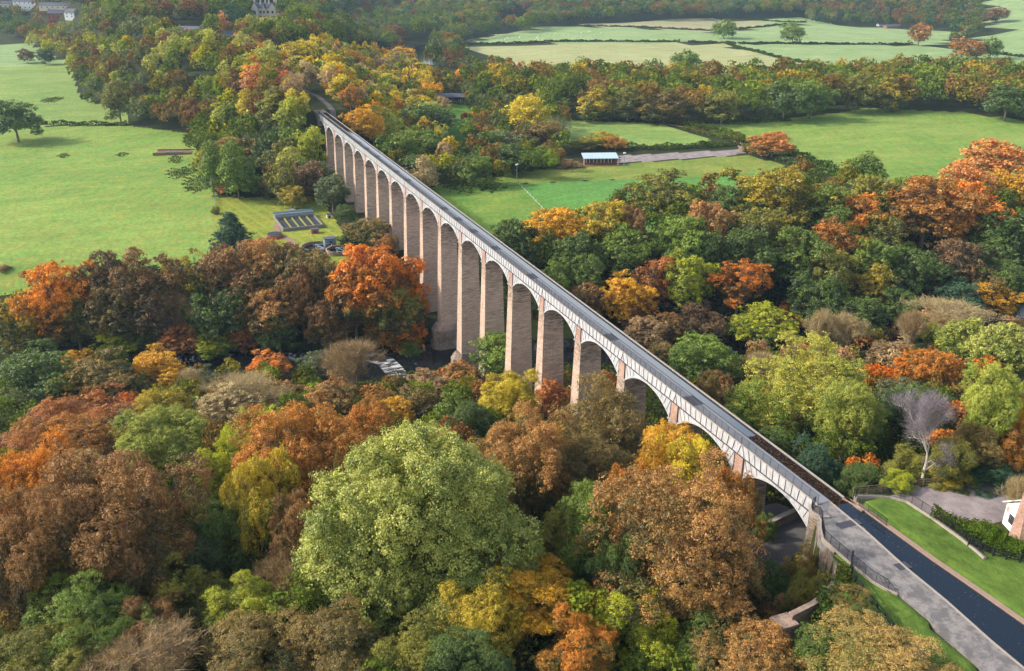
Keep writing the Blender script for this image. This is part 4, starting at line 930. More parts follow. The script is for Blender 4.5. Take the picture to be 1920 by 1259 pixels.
for a in [
 (778, 832, 395, 22, 'ashbig', 'ash'), (1300, 876, 300, 21, 'dome', 'copper'), (205, 862, 270, 20, 'spread', 'brown'), (60, 925, 190, 18, 'spread', 'brown'),
 (35, 845, 165, 16, 'round', 'orange'), (560, 778, 230, 21, 'round', 'burnt'), (370, 850, 84, 15, 'tall', 'ygreen'), (300, 775, 150, 14, 'round', 'lime'),
 (300, 732, 120, 13, 'round', 'yolive'), (95, 760, 190, 13, 'open', 'rust'), (190, 735, 150, 13, 'open', 'rust'), (130, 790, 170, 12, 'round', 'burnt'),
 (490, 768, 150, 18, 'round', 'ygreen'), (690, 752, 150, 18, 'round', 'orgreen'), (985, 785, 190, 19, 'round', 'copper'), (1125, 712, 180, 18, 'dome', 'gbrown'),
 (1110, 826, 160, 14, 'round', 'gbrown'), (1268, 800, 140, 14, 'round', 'gold'), (1290, 825, 120, 13, 'round', 'yellow'), (1375, 880, 110, 13, 'round', 'orgreen'),
 (1095, 915, 120, 15, 'tall', 'green'), (400, 950, 130, 12, 'round', 'dkgreen'), (365, 1000, 110, 10, 'round', 'ggrey'), (150, 1085, 190, 11, 'dome', 'green'),
 (450, 1082, 130, 9, 'open', 'ygreen'), (540, 1035, 130, 10, 'bare', 'pink'), (250, 1195, 180, 7, 'bare', 'pink'), (60, 1090, 160, 9, 'shrub', 'gbrown'),
 (870, 1180, 180, 8, 'shrub', 'dkgreen'), (1010, 1060, 190, 9, 'open', 'gold'), (1190, 1100, 190, 9, 'shrub', 'ygreen'), (630, 1150, 180, 8, 'shrub', 'gbrown'),
 (330, 1070, 170, 9, 'shrub', 'olive'), (1060, 960, 110, 12, 'round', 'olive'), (900, 1090, 180, 9, 'shrub', 'yolive'), (480, 1170, 200, 7, 'shrub', 'gbrown'), (90, 1190, 170, 7, 'shrub', 'olive'),
 (250, 1130, 130, 8, 'open', 'brown'), (560, 930, 130, 15, 'round', 'brown'), (1360, 1010, 130, 12, 'round', 'gbrown'), (1160, 1010, 100, 12, 'round', 'dkgreen'), (1085, 1160, 150, 7, 'shrub', 'orgreen'), (1330, 1130, 150, 8, 'shrub', 'dkgreen'),
 (960, 870, 110, 14, 'round', 'gbrown'), (1180, 870, 90, 15, 'round', 'orgreen'), (20, 1010, 110, 14, 'round', 'dkbrown'), (760, 1180, 150, 7, 'shrub', 'olive'), (250, 890, 100, 12, 'round', 'rust'),
 (225, 985, 150, 14, 'spread', 'brown'), (440, 830, 120, 16, 'round', 'ygreen'), (490, 860, 150, 18, 'spread', 'yolive'), (640, 880, 70, 18, 'round', 'gbrown'), (150, 850, 90, 12, 'round', 'straw')]: T('slope', *a)
for a in [
 (285, 663, 105, 11, 'round', 'gold'), (55, 665, 145, 13, 'round', 'dkgreen'), (180, 672, 115, 12, 'round', 'gbrown'), (455, 700, 150, 11, 'bare', 'straw'), (420, 735, 120, 9, 'round', 'straw'),
 (500, 660, 100, 10, 'open', 'dporange'), (590, 665, 80, 7, 'shrub', 'ggrey'), (655, 630, 115, 14, 'bare', 'pink'), (610, 725, 110, 8, 'shrub', 'copper'), (520, 715, 90, 8, 'shrub', 'copper'), (955, 705, 125, 12, 'round', 'yellow'),
 (935, 625, 100, 13, 'round', 'green'), (800, 700, 95, 6, 'shrub', 'pink'), (865, 680, 85, 6, 'shrub', 'copper'), (1035, 712, 90, 9, 'shrub', 'rust'), (880, 762, 90, 9, 'round', 'dkgreen'), (1035, 790, 60, 12, 'open', 'yellow'),
 (770, 730, 110, 7, 'shrub', 'gbrown'), (350, 685, 60, 9, 'bare', 'straw'), (240, 745, 110, 8, 'shrub', 'rust'), (700, 735, 100, 6, 'shrub', 'copper'), (850, 740, 90, 7, 'shrub', 'green'), (390, 690, 70, 8, 'open', 'ggrey'), (740, 750, 80, 7, 'round', 'gold')]: T('belowbridge', *a)
for a in [
 (88, 496, 125, 22, 'round', 'orange'), (28, 555, 95, 17, 'round', 'yolive'), (190, 475, 80, 21, 'round', 'dkbrown'), (240, 478, 100, 22, 'open', 'brown'), (300, 483, 105, 21, 'open', 'brown'), (355, 476, 105, 20, 'open', 'yolive'),
 (415, 470, 125, 21, 'round', 'brown'), (475, 452, 125, 21, 'spread', 'copper'), (540, 462, 110, 20, 'round', 'gbrown'), (590, 478, 110, 20, 'round', 'gbrown'), (700, 462, 150, 24, 'round', 'dporange'), (660, 500, 110, 21, 'round', 'orgreen'), (768, 490, 70, 20, 'tall', 'dporange'),
 (130, 540, 90, 17, 'open', 'olive'), (330, 540, 90, 15, 'bare', 'pink'), (500, 540, 110, 16, 'round', 'copper'), (610, 560, 90, 16, 'round', 'brown'), (430, 545, 90, 16, 'round', 'dkgreen'), (210, 540, 100, 17, 'round', 'gbrown'), (280, 550, 90, 16, 'round', 'dkbrown'), (380, 550, 90, 15, 'round', 'dkgreen'),
 (560, 500, 80, 20, 'round', 'brown'), (730, 540, 110, 17, 'round', 'olive')]: T('riverrow', *a)
for a in [
 (212, 618, 78, 10, 'tall', 'ygreen'), (335, 610, 90, 9, 'round', 'rust'), (455, 608, 70, 9, 'round', 'rust'), (597, 605, 60, 8, 'round', 'green'), (140, 660, 60, 9, 'round', 'gold'), (25, 600, 80, 11, 'round', 'olive'), (520, 600, 80, 10, 'round', 'dkgreen'), (400, 620, 80, 8, 'round', 'ygreen'),
 (660, 590, 80, 9, 'round', 'dkbrown'), (715, 600, 70, 9, 'round', 'orgreen'), (765, 590, 60, 11, 'tall', 'dporange'), (770, 640, 40, 5, 'shrub', 'green'), (270, 625, 80, 8, 'round', 'dkgreen'), (90, 600, 80, 10, 'round', 'gbrown')]: T('lowriver', *a)
for a in [
 (427, 400, 72, 12, 'conifer', 'teal'), (403, 388, 16, 2.5, 'shrub', 'olive', 'bush'), (620, 330, 64, 13, 'round', 'ggrey'), (648, 385, 44, 7, 'round', 'dkgreen'), (695, 412, 84, 10, 'round', 'gbrown'), (655, 430, 44, 7, 'round', 'dkgreen'), (725, 440, 50, 8, 'round', 'copper'), (500, 450, 60, 5, 'shrub', 'copper', 'bush'), (545, 455, 40, 4, 'shrub', 'brown', 'bush'),
 (452, 258, 100, 15, 'round', 'gbrown'), (480, 335, 36, 6, 'round', 'olive'), (430, 335, 50, 6, 'round', 'salmon'), (545, 350, 50, 8, 'round', 'yolive'), (560, 300, 50, 14, 'round', 'green'), (385, 270, 44, 8, 'round', 'dkbrown'), (590, 300, 60, 14, 'round', 'ggrey'), (510, 330, 46, 8, 'shrub', 'gbrown'), (500, 240, 60, 19, 'round', 'dkgreen'), (575, 240, 56, 20, 'round', 'ygreen'), (530, 265, 60, 17, 'round', 'olive')]: T('works', *a)
for a in [
 (1040, 390, 130, 18, 'round', 'yorange'), (965, 412, 100, 17, 'round', 'dkgreen'), (1130, 380, 130, 19, 'round', 'yolive'), (1190, 388, 60, 19, 'round', 'brown'), (1240, 328, 140, 20, 'round', 'olive'), (1335, 380, 110, 20, 'round', 'copper'), (1285, 405, 120, 20, 'round', 'green'),
 (1372, 350, 90, 17, 'round', 'dkgreen'), (1460, 322, 170, 22, 'round', 'yolive'), (1430, 395, 130, 20, 'round', 'olive'), (1550, 350, 120, 20, 'round', 'green'), (1610, 368, 110, 20, 'round', 'orgreen'), (1640, 330, 90, 18, 'round', 'olive'), (1625, 288, 60, 12, 'round', 'green'), (1695, 335, 100, 17, 'bare', 'salmon'),
 (1750, 335, 150, 24, 'round', 'burnt'), (1825, 350, 120, 22, 'round', 'dporange'), (1885, 268, 120, 18, 'round', 'salmon'), (1820, 308, 90, 16, 'round', 'salmon'), (1912, 318, 80, 15, 'round', 'gold'), (1880, 390, 110, 19, 'round', 'dkgreen'), (1565, 418, 100, 19, 'round', 'orgreen'), (1655, 405, 95, 19, 'round', 'olive'), (1645, 500, 95, 17, 'round', 'yolive'),
 (1500, 430, 120, 20, 'round', 'green'), (1540, 520, 110, 18, 'round', 'dkgreen'), (1720, 470, 120, 17, 'round', 'dkgreen'), (1800, 450, 100, 18, 'round', 'dkbrown'), (1860, 455, 110, 17, 'round', 'dkgreen'), (1230, 483, 84, 16, 'tall', 'rust'), (1172, 520, 95, 14, 'round', 'gold'), (1392, 482, 112, 18, 'open', 'dporange'),
 (1100, 535, 80, 14, 'round', 'brown'), (1080, 440, 100, 17, 'round', 'dkgreen'), (1170, 430, 110, 18, 'round', 'green'), (1290, 480, 100, 18, 'round', 'ygreen'), (1300, 570, 80, 12, 'round', 'dkbrown'), (1766, 525, 34, 10, 'tall', 'red'), (1480, 565, 60, 9, 'open', 'dporange'), (1340, 590, 80, 10, 'round', 'dkbrown'), (1600, 560, 110, 14, 'round', 'dkgreen'),
 (1045, 490, 70, 15, 'round', 'green'), (1100, 480, 80, 16, 'round', 'green'), (1400, 430, 110, 19, 'round', 'dkgreen'), (1330, 440, 90, 18, 'round', 'dkgreen'), (1560, 470, 100, 18, 'round', 'olive'), (1640, 450, 90, 18, 'round', 'green'), (1900, 500, 80, 15, 'round', 'dkgreen'), (1800, 530, 90, 13, 'round', 'teal'), (1690, 545, 90, 13, 'round', 'dkgreen'), (1840, 500, 90, 14, 'round', 'gbrown'), (1255, 590, 70, 10, 'round', 'brown')]: T('rightwood', *a)
for a in [
 (1440, 580, 118, 13, 'round', 'ygreen'), (1545, 575, 60, 14, 'bare', 'straw'), (1595, 580, 70, 13, 'bare', 'straw'), (1715, 572, 55, 14, 'bare', 'pink'), (1800, 570, 170, 11, 'bare', 'straw'), (1760, 590, 90, 8, 'shrub', 'pink'), (1860, 533, 90, 11, 'round', 'gold'), (1815, 603, 90, 13, 'round', 'lime'), (1893, 612, 100, 14, 'round', 'ash'), (1215, 597, 100, 10, 'round', 'pink'), (1260, 590, 60, 9, 'round', 'teal'),
 (1320, 636, 130, 12, 'round', 'green'), (1350, 700, 80, 11, 'round', 'brown'), (1250, 650, 90, 8, 'round', 'gbrown'), (1680, 640, 80, 6, 'shrub', 'pink'), (1730, 660, 90, 8, 'round', 'dporange'), (1750, 600, 60, 10, 'open', 'ygreen'), (1650, 610, 60, 6, 'shrub', 'brown'), (1430, 655, 60, 8, 'bare', 'straw'), (1190, 560, 70, 10, 'round', 'rust'), (1650, 690, 90, 6, 'shrub', 'dporange')]: T('lowright', *a)
for a in [
 (1525, 640, 240, 20, 'dome', 'straw2'), (1600, 720, 110, 15, 'round', 'lime'), (1850, 742, 90, 9, 'round', 'rust'), (1908, 735, 80, 10, 'round', 'gold'), (1700, 715, 80, 9, 'round', 'ggrey'), (1760, 660, 80, 12, 'round', 'orgreen'), (1690, 885, 60, 2.2, 'shrub', 'ygreen'), (1785, 876, 70, 2.4, 'shrub', 'yolive'), (1862, 862, 90, 3.4, 'shrub', 'teal'),
 (1840, 800, 90, 7, 'round', 'gbrown'), (1905, 800, 80, 7, 'round', 'burnt'), (1790, 830, 70, 6, 'round', 'olive'), (1920, 885, 60, 7, 'bare', 'straw'), (1330, 700, 60, 14, 'round', 'gbrown'), (1880, 690, 90, 14, 'round', 'lime')]: T('eastside', *a)
TW('nearend', -7.9, -20.2, 2.4, 10, 'shrub', 'gbrown'); TW('nearend', -9.9, -24.3, 2.9, 10, 'shrub', 'olive'); TW('nearend', -11.5, -20.5, 3, 7.5, 'shrub', 'dkgreen'); TW('nearend', -14.8, -23.5, 3, 7, 'shrub', 'brown'); TW('nearend', -13, -26.2, 2.6, 7.5, 'shrub', 'dkgreen')
TW('eastside', 17.2, -12.6, 3.9, 12.4, 'birch', 'purple'); TW('eastside', 12.5, -7.5, 3, 5, 'shrub', 'dkgreen'); TW('eastside', 9.5, -1.5, 4.2, 11, 'round', 'teal'); TW('eastside', 15, -4, 3.6, 8, 'round', 'dkgreen'); TW('eastside', 8.5, 7, 4, 12, 'round', 'dkgreen'); TW('eastside', 22, -6, 3.4, 7, 'round', 'olive')
for a in [(1425, 1195, 210, 9, 'round', 'copper'), (1690, 1205, 240, 8, 'dome', 'mixed'), (1600, 1105, 80, 2, 'shrub', 'gbrown'), (1510, 1060, 80, 6, 'shrub', 'dkgreen'), (1470, 1110, 90, 7, 'shrub', 'gbrown'), (1400, 940, 50, 7, 'round', 'orgreen'), (1440, 960, 40, 4, 'shrub', 'green'), (1620, 1130, 70, 2.4, 'shrub', 'dkgreen'), (1540, 1190, 110, 5, 'shrub', 'dkgreen'), (1500, 1040, 50, 4, 'shrub', 'olive')]: T('nearend', *a)
for a in [
 (790, 195, 110, 17, 'round', 'dkgreen'), (740, 245, 80, 17, 'round', 'green'), (990, 180, 80, 19, 'round', 'yellow'), (1010, 225, 90, 15, 'round', 'gbrown'), (1040, 212, 60, 14, 'bare', 'ggrey'), (930, 245, 70, 12, 'round', 'ggrey'), (960, 275, 90, 11, 'round', 'dkgreen'), (890, 285, 60, 9, 'round', 'dkgreen'), (800, 240, 90, 16, 'round', 'green'), (775, 290, 60, 12, 'round', 'dkgreen'),
 (846, 213, 16, 3.5, 'shrub', 'ggrey', 'bush'), (869, 235, 20, 4, 'shrub', 'dkgreen', 'bush'), (892, 205, 26, 5, 'round', 'orange'), (872, 212, 20, 5, 'round', 'red'), (925, 190, 22, 9, 'tall', 'gbrown'), (880, 245, 14, 5, 'tall', 'ygreen'), (1020, 165, 40, 13, 'round', 'ygreen'), (960, 300, 60, 6, 'shrub', 'green'), (1020, 275, 50, 9, 'tall', 'green'), (985, 290, 60, 8, 'shrub', 'gbrown'), (905, 240, 24, 5, 'round', 'ggrey')]: T('garden', *a)
for a in [(1130, 250, 60, 6, 'round', 'yolive'), (1095, 258, 50, 6, 'round', 'olive'), (1155, 258, 40, 6, 'round', 'burnt'), (1068, 300, 50, 3, 'shrub', 'pink', 'bush'), (1452, 249, 66, 11, 'round', 'salmon'), (1425, 255, 40, 9, 'round', 'copper'), (1415, 270, 40, 4, 'shrub', 'olive', 'bush')]: T('pav', *a)
for a in [
 (20, 190, 75, 19, 'round', 'dkgreen'), (48, 92, 26, 11, 'round', 'dkbrown'), (80, 92, 28, 12, 'round', 'dkgreen'), (1287, 96, 50, 18, 'round', 'green'), (1490, 44, 42, 20, 'round', 'green'), (1360, 39, 42, 19, 'round', 'green'), (1728, 46, 36, 21, 'round', 'burnt'), (1820, 74, 56, 18, 'round', 'burnt'), (1862, 72, 36, 18, 'round', 'green'), (1872, 14, 36, 18, 'round', 'brown'), (968, 18, 26, 18, 'tall', 'lime'), (1018, 22, 34, 15, 'round', 'brown'), (943, 33, 24, 13, 'round', 'ggrey'), (165, 176, 30, 5, 'shrub', 'dkgreen', 'bush'), (415, 22, 22, 16, 'tall', 'salmon'), (5, 497, 22, 1.5, 'shrub', 'pink', 'bush')]: T('lone', *a)

for a in [(492, 122, 74, 15, 'round', 'salmon'), (545, 128, 56, 14, 'bare', 'straw'), (556, 168, 40, 12, 'round', 'yellow'), (465, 168, 46, 14, 'tall', 'yellow'), (440, 150, 44, 14, 'round', 'ygreen'), (520, 160, 50, 13, 'round', 'pink'), (470, 205, 60, 15, 'round', 'ash'), (540, 205, 50, 14, 'round', 'lime'), (420, 195, 50, 14, 'round', 'lime'), (385, 215, 60, 14, 'round', 'green')]: T('hill', *a)
for a in [(-9, 300, 5, 14, 'round', 'pink'), (-12, 288, 5, 15, 'round', 'ygreen'), (-7.5, 313, 4.5, 13, 'round', 'yellow'), (-8, 330, 5, 13, 'round', 'salmon'), (-5, 347, 5, 14, 'bare', 'straw'), (6, 352, 5, 14, 'round', 'straw'), (-15, 275, 5.5, 17, 'round', 'green')]: TW('hill', *a)
for a in [(13, 296, 4.5, 11, 'round', 'orgreen'), (12.5, 311, 5, 13, 'round', 'yellow'), (13, 327, 5, 13, 'round', 'salmon'), (20, 287, 5, 13, 'round', 'gold'), (15, 342, 5, 14, 'round', 'yellow')]: TW('canalside', *a)
for a in [(562, 72, 70, 16, 'round', 'yellow'), (605, 88, 50, 14, 'round', 'straw'), (650, 92, 60, 14, 'round', 'gold'), (625, 122, 44, 13, 'round', 'salmon'), (648, 122, 44, 13, 'round', 'yellow'), (712, 130, 84, 16, 'round', 'yellow'), (752, 90, 50, 12, 'round', 'gold'), (672, 200, 58, 13, 'round', 'gold'), (700, 183, 36, 14, 'round', 'gold'), (742, 182, 34, 14, 'tall', 'gold'), (766, 180, 30, 14, 'tall', 'yellow'), (810, 190, 60, 15, 'round', 'ash'), (730, 215, 50, 15, 'round', 'lime'), (690, 120, 50, 13, 'round', 'olive')]: T('canalside', *a)
# woods filled from a jittered grid of trunks
def wood(zone, poly, step, hr, wr, cols, kinds=('round', 'round', 'tall'), seed=1, cap=None, inner=None, ymax=None):
    r = np.random.default_rng(seed); W = np.array([hit(a, b, 0)[:2] for a, b in poly]); x0, y0 = W.min(0)-30; x1, y1 = W.max(0)+30
    gx, gy = np.meshgrid(np.arange(x0, x1, step), np.arange(y0, y1, step)); gx = gx.ravel()+r.uniform(-.42, .42, gx.size)*step; gy = gy.ravel()+r.uniform(-.42, .42, gy.size)*step
    z = H(gx, gy); h = r.uniform(*hr, gx.size); pb = proj(np.stack([gx, gy, z+2], 1)); ok = inpoly(pb[:, 0], pb[:, 1], poly) & (pb[:, 2] > 0)
    cn = r.choice(len(cols), gx.size); patch = np.sin(gx*.045+seed)*np.cos(gy*.03+seed*2)
    for i in np.where(ok)[0]:
        for q in TREES:
            if q['hand'] and (q['x']-gx[i])**2+(q['y']-gy[i])**2 < (q['R']*.8)**2: break
        else:
            c = cols[int(np.clip((patch[i]*.5+.5)*len(cols)*.75+r.normal()*1.6, 0, len(cols)-1))] if r.random() < .55 else cols[cn[i]]
            dd = math.sqrt((gx[i]-CAM[0])**2+(gy[i]-CAM[1])**2+(CAM[2]-z[i])**2)
            TREES.append(dict(x=gx[i], y=gy[i], z=z[i], R=r.uniform(*wr), h=h[i], kind=kinds[r.integers(len(kinds))], col=c, zone=zone, noun='tree', t=dd, hand=False))
hillcols = ['dkgreen', 'green', 'gbrown', 'olive', 'ggrey', 'dkbrown', 'ggrey', 'green', 'ash', 'olive', 'ygreen', 'gbrown', 'ash', 'dkgreen', 'lime']
wood('hill', [(360, 262), (398, 372), (600, 372), (640, 372), (600, 250), (585, 205), (540, 175), (500, 120), (440, 105), (360, 110), (150, 110), (140, 130), (165, 190), (238, 232), (300, 240), (345, 252)], 10.3, (13, 21), (5.8, 8.6), hillcols, seed=3)
wood('hill', [(400, 190), (585, 195), (570, 160), (500, 110), (440, 110)], 9.5, (12, 17), (4, 6), ['yellow', 'gold', 'ygreen', 'ash', 'lime', 'pink', 'straw'], seed=4)
wood('hill', [(140, 112), (470, 112), (600, 90), (560, 50), (480, 44), (440, 70), (330, 72), (150, 60), (60, 84), (60, 92), (128, 118)], 13, (12, 20), (6.5, 9.5), hillcols+['pink', 'orgreen', 'yolive'], seed=5)
wood('canalside', [(622, 230), (650, 245), (700, 300), (760, 352), (840, 352), (850, 300), (836, 230), (822, 190), (800, 160), (760, 125), (600, 95), (560, 110), (585, 165), (625, 190)], 9.5, (12, 17), (4, 6.5), ['yellow', 'gold', 'ash', 'lime', 'yellow', 'olive', 'straw', 'green', 'gbrown', 'ygreen', 'dkgreen'], seed=6)
wood('backhill', [(500, 110), (600, 90), (770, 112), (800, 125), (860, 128), (880, 100), (850, 80), (900, 70), (1060, 46), (1180, 38), (1380, 34), (1500, 30), (1520, 8), (1420, -20), (1400, 8), (1240, 16), (1225, -20), (-20, -20), (0, 66), (60, 84), (140, 60), (480, 45)], 15, (15, 23), (9, 12.5), ['dkgreen', 'ggrey', 'teal', 'dkgreen', 'gbrown', 'dkgreen', 'ggrey', 'green', 'dkbrown', 'teal', 'olive', 'dkgreen'], seed=7)
wood('backhill', [(720, 90), (780, 96), (880, 120), (900, 138), (960, 148), (840, 132), (790, 120)], 11, (8, 13), (5, 7), ['gbrown', 'ggrey', 'dkgreen'], seed=17)
wood('canalside', [(780, 140), (840, 150), (900, 150), (900, 175), (830, 178)], 11, (10, 15), (5, 7), ['gbrown', 'dkgreen', 'gold', 'olive'], seed=18)
wood('garden', [(828, 192), (820, 160), (900, 150), (1000, 160), (1060, 200), (1060, 290), (1060, 330), (950, 340), (850, 352), (858, 305), (884, 250), (890, 215), (873, 188)], 10, (8, 14), (4, 6.5), ['dkgreen', 'gbrown', 'green', 'dkgreen', 'ggrey', 'olive'], seed=8)
wood('belt', [(860, 170), (1000, 165), (1180, 158), (1400, 165), (1900, 146), (2000, 200), (2000, 242), (1800, 208), (1620, 203), (1480, 222), (1300, 228), (1060, 222), (1000, 205), (900, 185)], 14, (17, 22), (9, 12), ['dkgreen', 'green', 'dkgreen', 'gbrown', 'olive', 'dkgreen', 'green', 'gbrown', 'olive', 'yolive'], seed=9)
wood('belt', [(900, 128), (1010, 150), (1180, 150), (1200, 165), (880, 172)], 12, (12, 17), (5, 7), ['dkgreen', 'dkgreen', 'gbrown', 'yolive', 'green', 'copper'], seed=10)
wood('topright', [(1520, 43), (1640, 48), (1720, 52), (1780, 56), (1790, 84), (1850, 60), (1840, 20), (1800, -10), (1420, -10), (1400, 10), (1515, 30)], 14, (11, 18), (6, 9), ['dkgreen', 'ggrey', 'gbrown', 'teal', 'dkgreen', 'dkbrown'], seed=11)
wood('rightwood', [(1000, 520), (1100, 440), (1500, 360), (1700, 380), (1980, 420), (1980, 560), (1640, 585), (1350, 620), (1180, 600)], 11.5, (13, 18), (5, 7), ['dkgreen', 'green', 'dkgreen', 'olive', 'gbrown', 'dkbrown'], seed=12)
wood('riverrow', [(-40, 640), (130, 610), (600, 590), (800, 560), (800, 600), (690, 640), (600, 660), (300, 680), (-40, 700)], 10, (8, 13), (3.6, 5.5), ['dkgreen', 'gbrown', 'dkbrown', 'olive', 'brown'], seed=13)
wood('eastside', [(1300, 760), (1400, 740), (1700, 700), (1980, 680), (1980, 880), (1700, 880), (1600, 900), (1480, 850)], 8.5, (6, 10), (3, 4.6), ['dkgreen', 'burnt', 'olive', 'gbrown', 'orgreen', 'dkgreen'], seed=14)
wood('lowright', [(1180, 640), (1500, 640), (1700, 620), (1950, 600), (1980, 680), (1700, 700), (1400, 740), (1300, 740)], 8.5, (4, 8), (3, 4.6), ['gbrown', 'pink', 'olive', 'brown', 'green', 'straw'], ('round', 'shrub'), seed=15)
wood('slope', [(-60, 720), (400, 700), (800, 720), (1150, 780), (1400, 930), (1450, 1120), (1500, 1300), (-60, 1300)], 8.0, (5, 9.5), (3, 4.6), ['dkgreen', 'gbrown', 'olive', 'dkgreen', 'brown', 'ggrey', 'green'], ('round', 'shrub'), seed=16)
wood('belowbridge', [(-60, 690), (400, 680), (640, 680), (700, 730), (880, 700), (1150, 720), (1150, 780), (800, 740), (400, 720), (-60, 740)], 7.5, (3, 6.5), (2.6, 4.2), ['copper', 'gbrown', 'pink', 'olive', 'straw', 'brown'], ('round', 'shrub'), seed=19)
# keep clear of the aqueduct, the paths and the water
def clear(q):
    x, y, R, h = q['x'], q['y'], q['R'], q['h']
    if not q['hand']:
        if -R-2.5 < x < R+3 and y < 294 and y > -18 and q['z']+h > 25: return False
        if -R-3 < x < R+3 and -22 < y < 330: return False
        if -8-R*.4 < x < 14+R*.4 and y < -14: return False
        if x > 6 and y < -12: return False
        if -12 < x < 12 and -24 < y < 4: return False
        if float(seg_dist(x, y, RIV)) < 15: return False
    if float(seg_dist(x, y, FRIV)) < 14+R*.6: return False
    if -2.5-R*.35 < x < 8+R*.3 and 290 < y < 345: return False     # canal and towpath beyond the bridge
    return True
PROT = [(52, 8, 900), (13, 8, 900), (118, 12, 900), (108, 28, 900), (136, 30, 800), (362, 50, 400), (423, 60, 400), (500, 20, 500), (488, 30, 500), (514, 28, 500), (848, 186, 500), (836, 190, 500), (862, 190, 500), (1122, 295, 380), (1655, 48, 700), (1672, 50, 700), (850, 205, 400), (855, 240, 400), (855, 270, 400), (590, 170, 300), (610, 190, 300), (628, 205, 300), (850, 132, 500), (820, 125, 500), (790, 112, 500), (530, 425, 200), (590, 466, 200), (630, 470, 200), (620, 455, 200), (515, 443, 200), (880, 72, 800)]
def clear2(q):
    if q['hand']: return True
    c = proj([[q['x'], q['y'], q['z']+q['h']*.55]])[0]; a = q['R']/c[2]*F; b = q['h']*.5/c[2]*F
    return not any(q['t'] > d_ and ((c[0]-x)/a)**2+((c[1]-y)/b)**2 < 1.0 for x, y, d_ in PROT)
TREES = [q for q in TREES if clear(q) and clear2(q)]
for q in TREES: q['app'] = math.sqrt(q['R']*q['h'])/q['t']
# which trees show in the picture: coarse depth buffer of crown ellipses
def visible_share(TR, s=4):
    Wd, Hg = 1920//s, 1259//s; idb = np.full((Hg, Wd), -1); order = sorted(range(len(TR)), key=lambda i: -TR[i]['t'])
    for i in order:
        q = TR[i]; c = proj([[q['x'], q['y'], q['z']+q['h']*.55]])[0]; a = q['R']/c[2]*F/s; b = q['h']*.5/c[2]*F/s
        if c[2] < 5: continue
        X0, X1, Y0, Y1 = int(c[0]/s-a), int(c[0]/s+a)+1, int(c[1]/s-b), int(c[1]/s+b)+1
        X0, X1, Y0, Y1 = max(0, X0), min(Wd, X1+1), max(0, Y0), min(Hg, Y1+1)
        if X0 >= X1 or Y0 >= Y1: continue
        yy_, xx_ = np.mgrid[Y0:Y1, X0:X1]; m = ((xx_+.5-c[0]/s)/max(a, .6))**2+((yy_+.5-c[1]/s)/max(b, .6))**2 < 1
        idb[Y0:Y1, X0:X1][m] = i
    n = np.bincount(idb[idb >= 0], minlength=len(TR)); return n
n = visible_share(TREES)
for q, k in zip(TREES, n): q['vis'] = int(k)
shown = sorted([q for q in TREES if q['vis'] >= 3], key=lambda q: -(q['vis']+(150 if q['hand'] and q['vis'] > 6 else 0)))
IND = shown[:300]; ids = {id(q) for q in IND}; REST = [q for q in TREES if id(q) not in ids]
print('trees', len(TREES), 'shown', len(shown), 'rest', len(REST))
# individual trees
ORD = ['', 'second-', 'third-', 'fourth-', 'fifth-', 'sixth-', 'seventh-', 'eighth-', 'ninth-', 'tenth-', 'eleventh-', 'twelfth-']+['%dth-' % i for i in range(13, 90)]
SHAPE = {'tall': 'slender', 'conifer': 'conical', 'bare': 'nearly bare', 'birch': 'bare', 'open': 'open', 'spread': 'spreading', 'dome': 'domed', 'round': 'round', 'shrub': 'bushy', 'ashbig': 'huge'}
def sizeword(q): return ''
groups = {}
for q in IND:
    pc = proj([[q['x'], q['y'], q['z']+q['h']*.7]])[0]; q['px'], q['py'] = pc[0], pc[1]
    noun = q['noun'] if q['kind'] != 'shrub' else 'bush'; q['noun'] = noun
    q['desc'] = '%s %s %s' % (SHAPE[q['kind']], PAL[q['col']][0], noun); groups.setdefault((q['zone'], q['desc']), []).append(q)
for (zn, ds), L_ in groups.items():
    ph, lm, lmn = Z[zn]; L_.sort(key=lambda q: math.hypot(q['px']-lm[0], q['py']-lm[1]))
    for i, q in enumerate(L_):
        if len(L_) == 1: q['label'] = '%s %s' % (ds, ph)
        elif i == len(L_)-1: q['label'] = '%s %s, farthest from %s' % (ds, ph, lmn)
        else: q['label'] = '%s %s, %snearest %s' % (ds, ph, ORD[i], lmn)
rv = np.random.default_rng(11)
for q in IND:
    kind = q['kind']; leafm = q['t']
    if kind == 'ashbig': key = ('ashbig', 4, 0)
    else:
        lod = 0 if q['t'] < 175 else 1 if q['t'] < 330 else 2 if q['t'] < 620 else 3
        if kind in ('bare', 'birch'): lod = 0 if q['t'] < 300 else 1
        if kind == 'conifer': lod = max(lod, 1)
        key = (kind, lod, int(rv.integers(0, 3 if kind in ('round', 'shrub') else 2 if kind in ('dome', 'open', 'spread') else 1)))
    cr_, tr_, R0, h0 = proto(*key)
    sR, sh = q['R']/R0, q['h']/h0; rz = rv.random()*6.28
    nm = {'shrub': 'bush', 'conifer': 'conifer_tree', 'birch': 'birch_tree', 'bare': 'bare_tree'}.get(kind, 'tree')
    R = empty(nm, (q['x'], q['y'], q['z']), rz, q['label'], 'bush' if q['noun'] == 'bush' else 'tree', 'trees and bushes '+Z[q['zone']][0])
    if kind == 'ashbig': R.rotation_euler = (0, 0, -YAW)
    R.scale = (sR, sR*rv.uniform(.92, 1.08), sh)
    c_ = link('crown', cr_, None, R); a, b = PAL[q['col']][1:]; k_ = rv.uniform(.86, 1.12)
    c_['tint_a'] = [v*k_ for v in a]; c_['tint_b'] = [v*k_ for v in b]
    if kind != 'shrub': link('trunk', tr_, None, R)
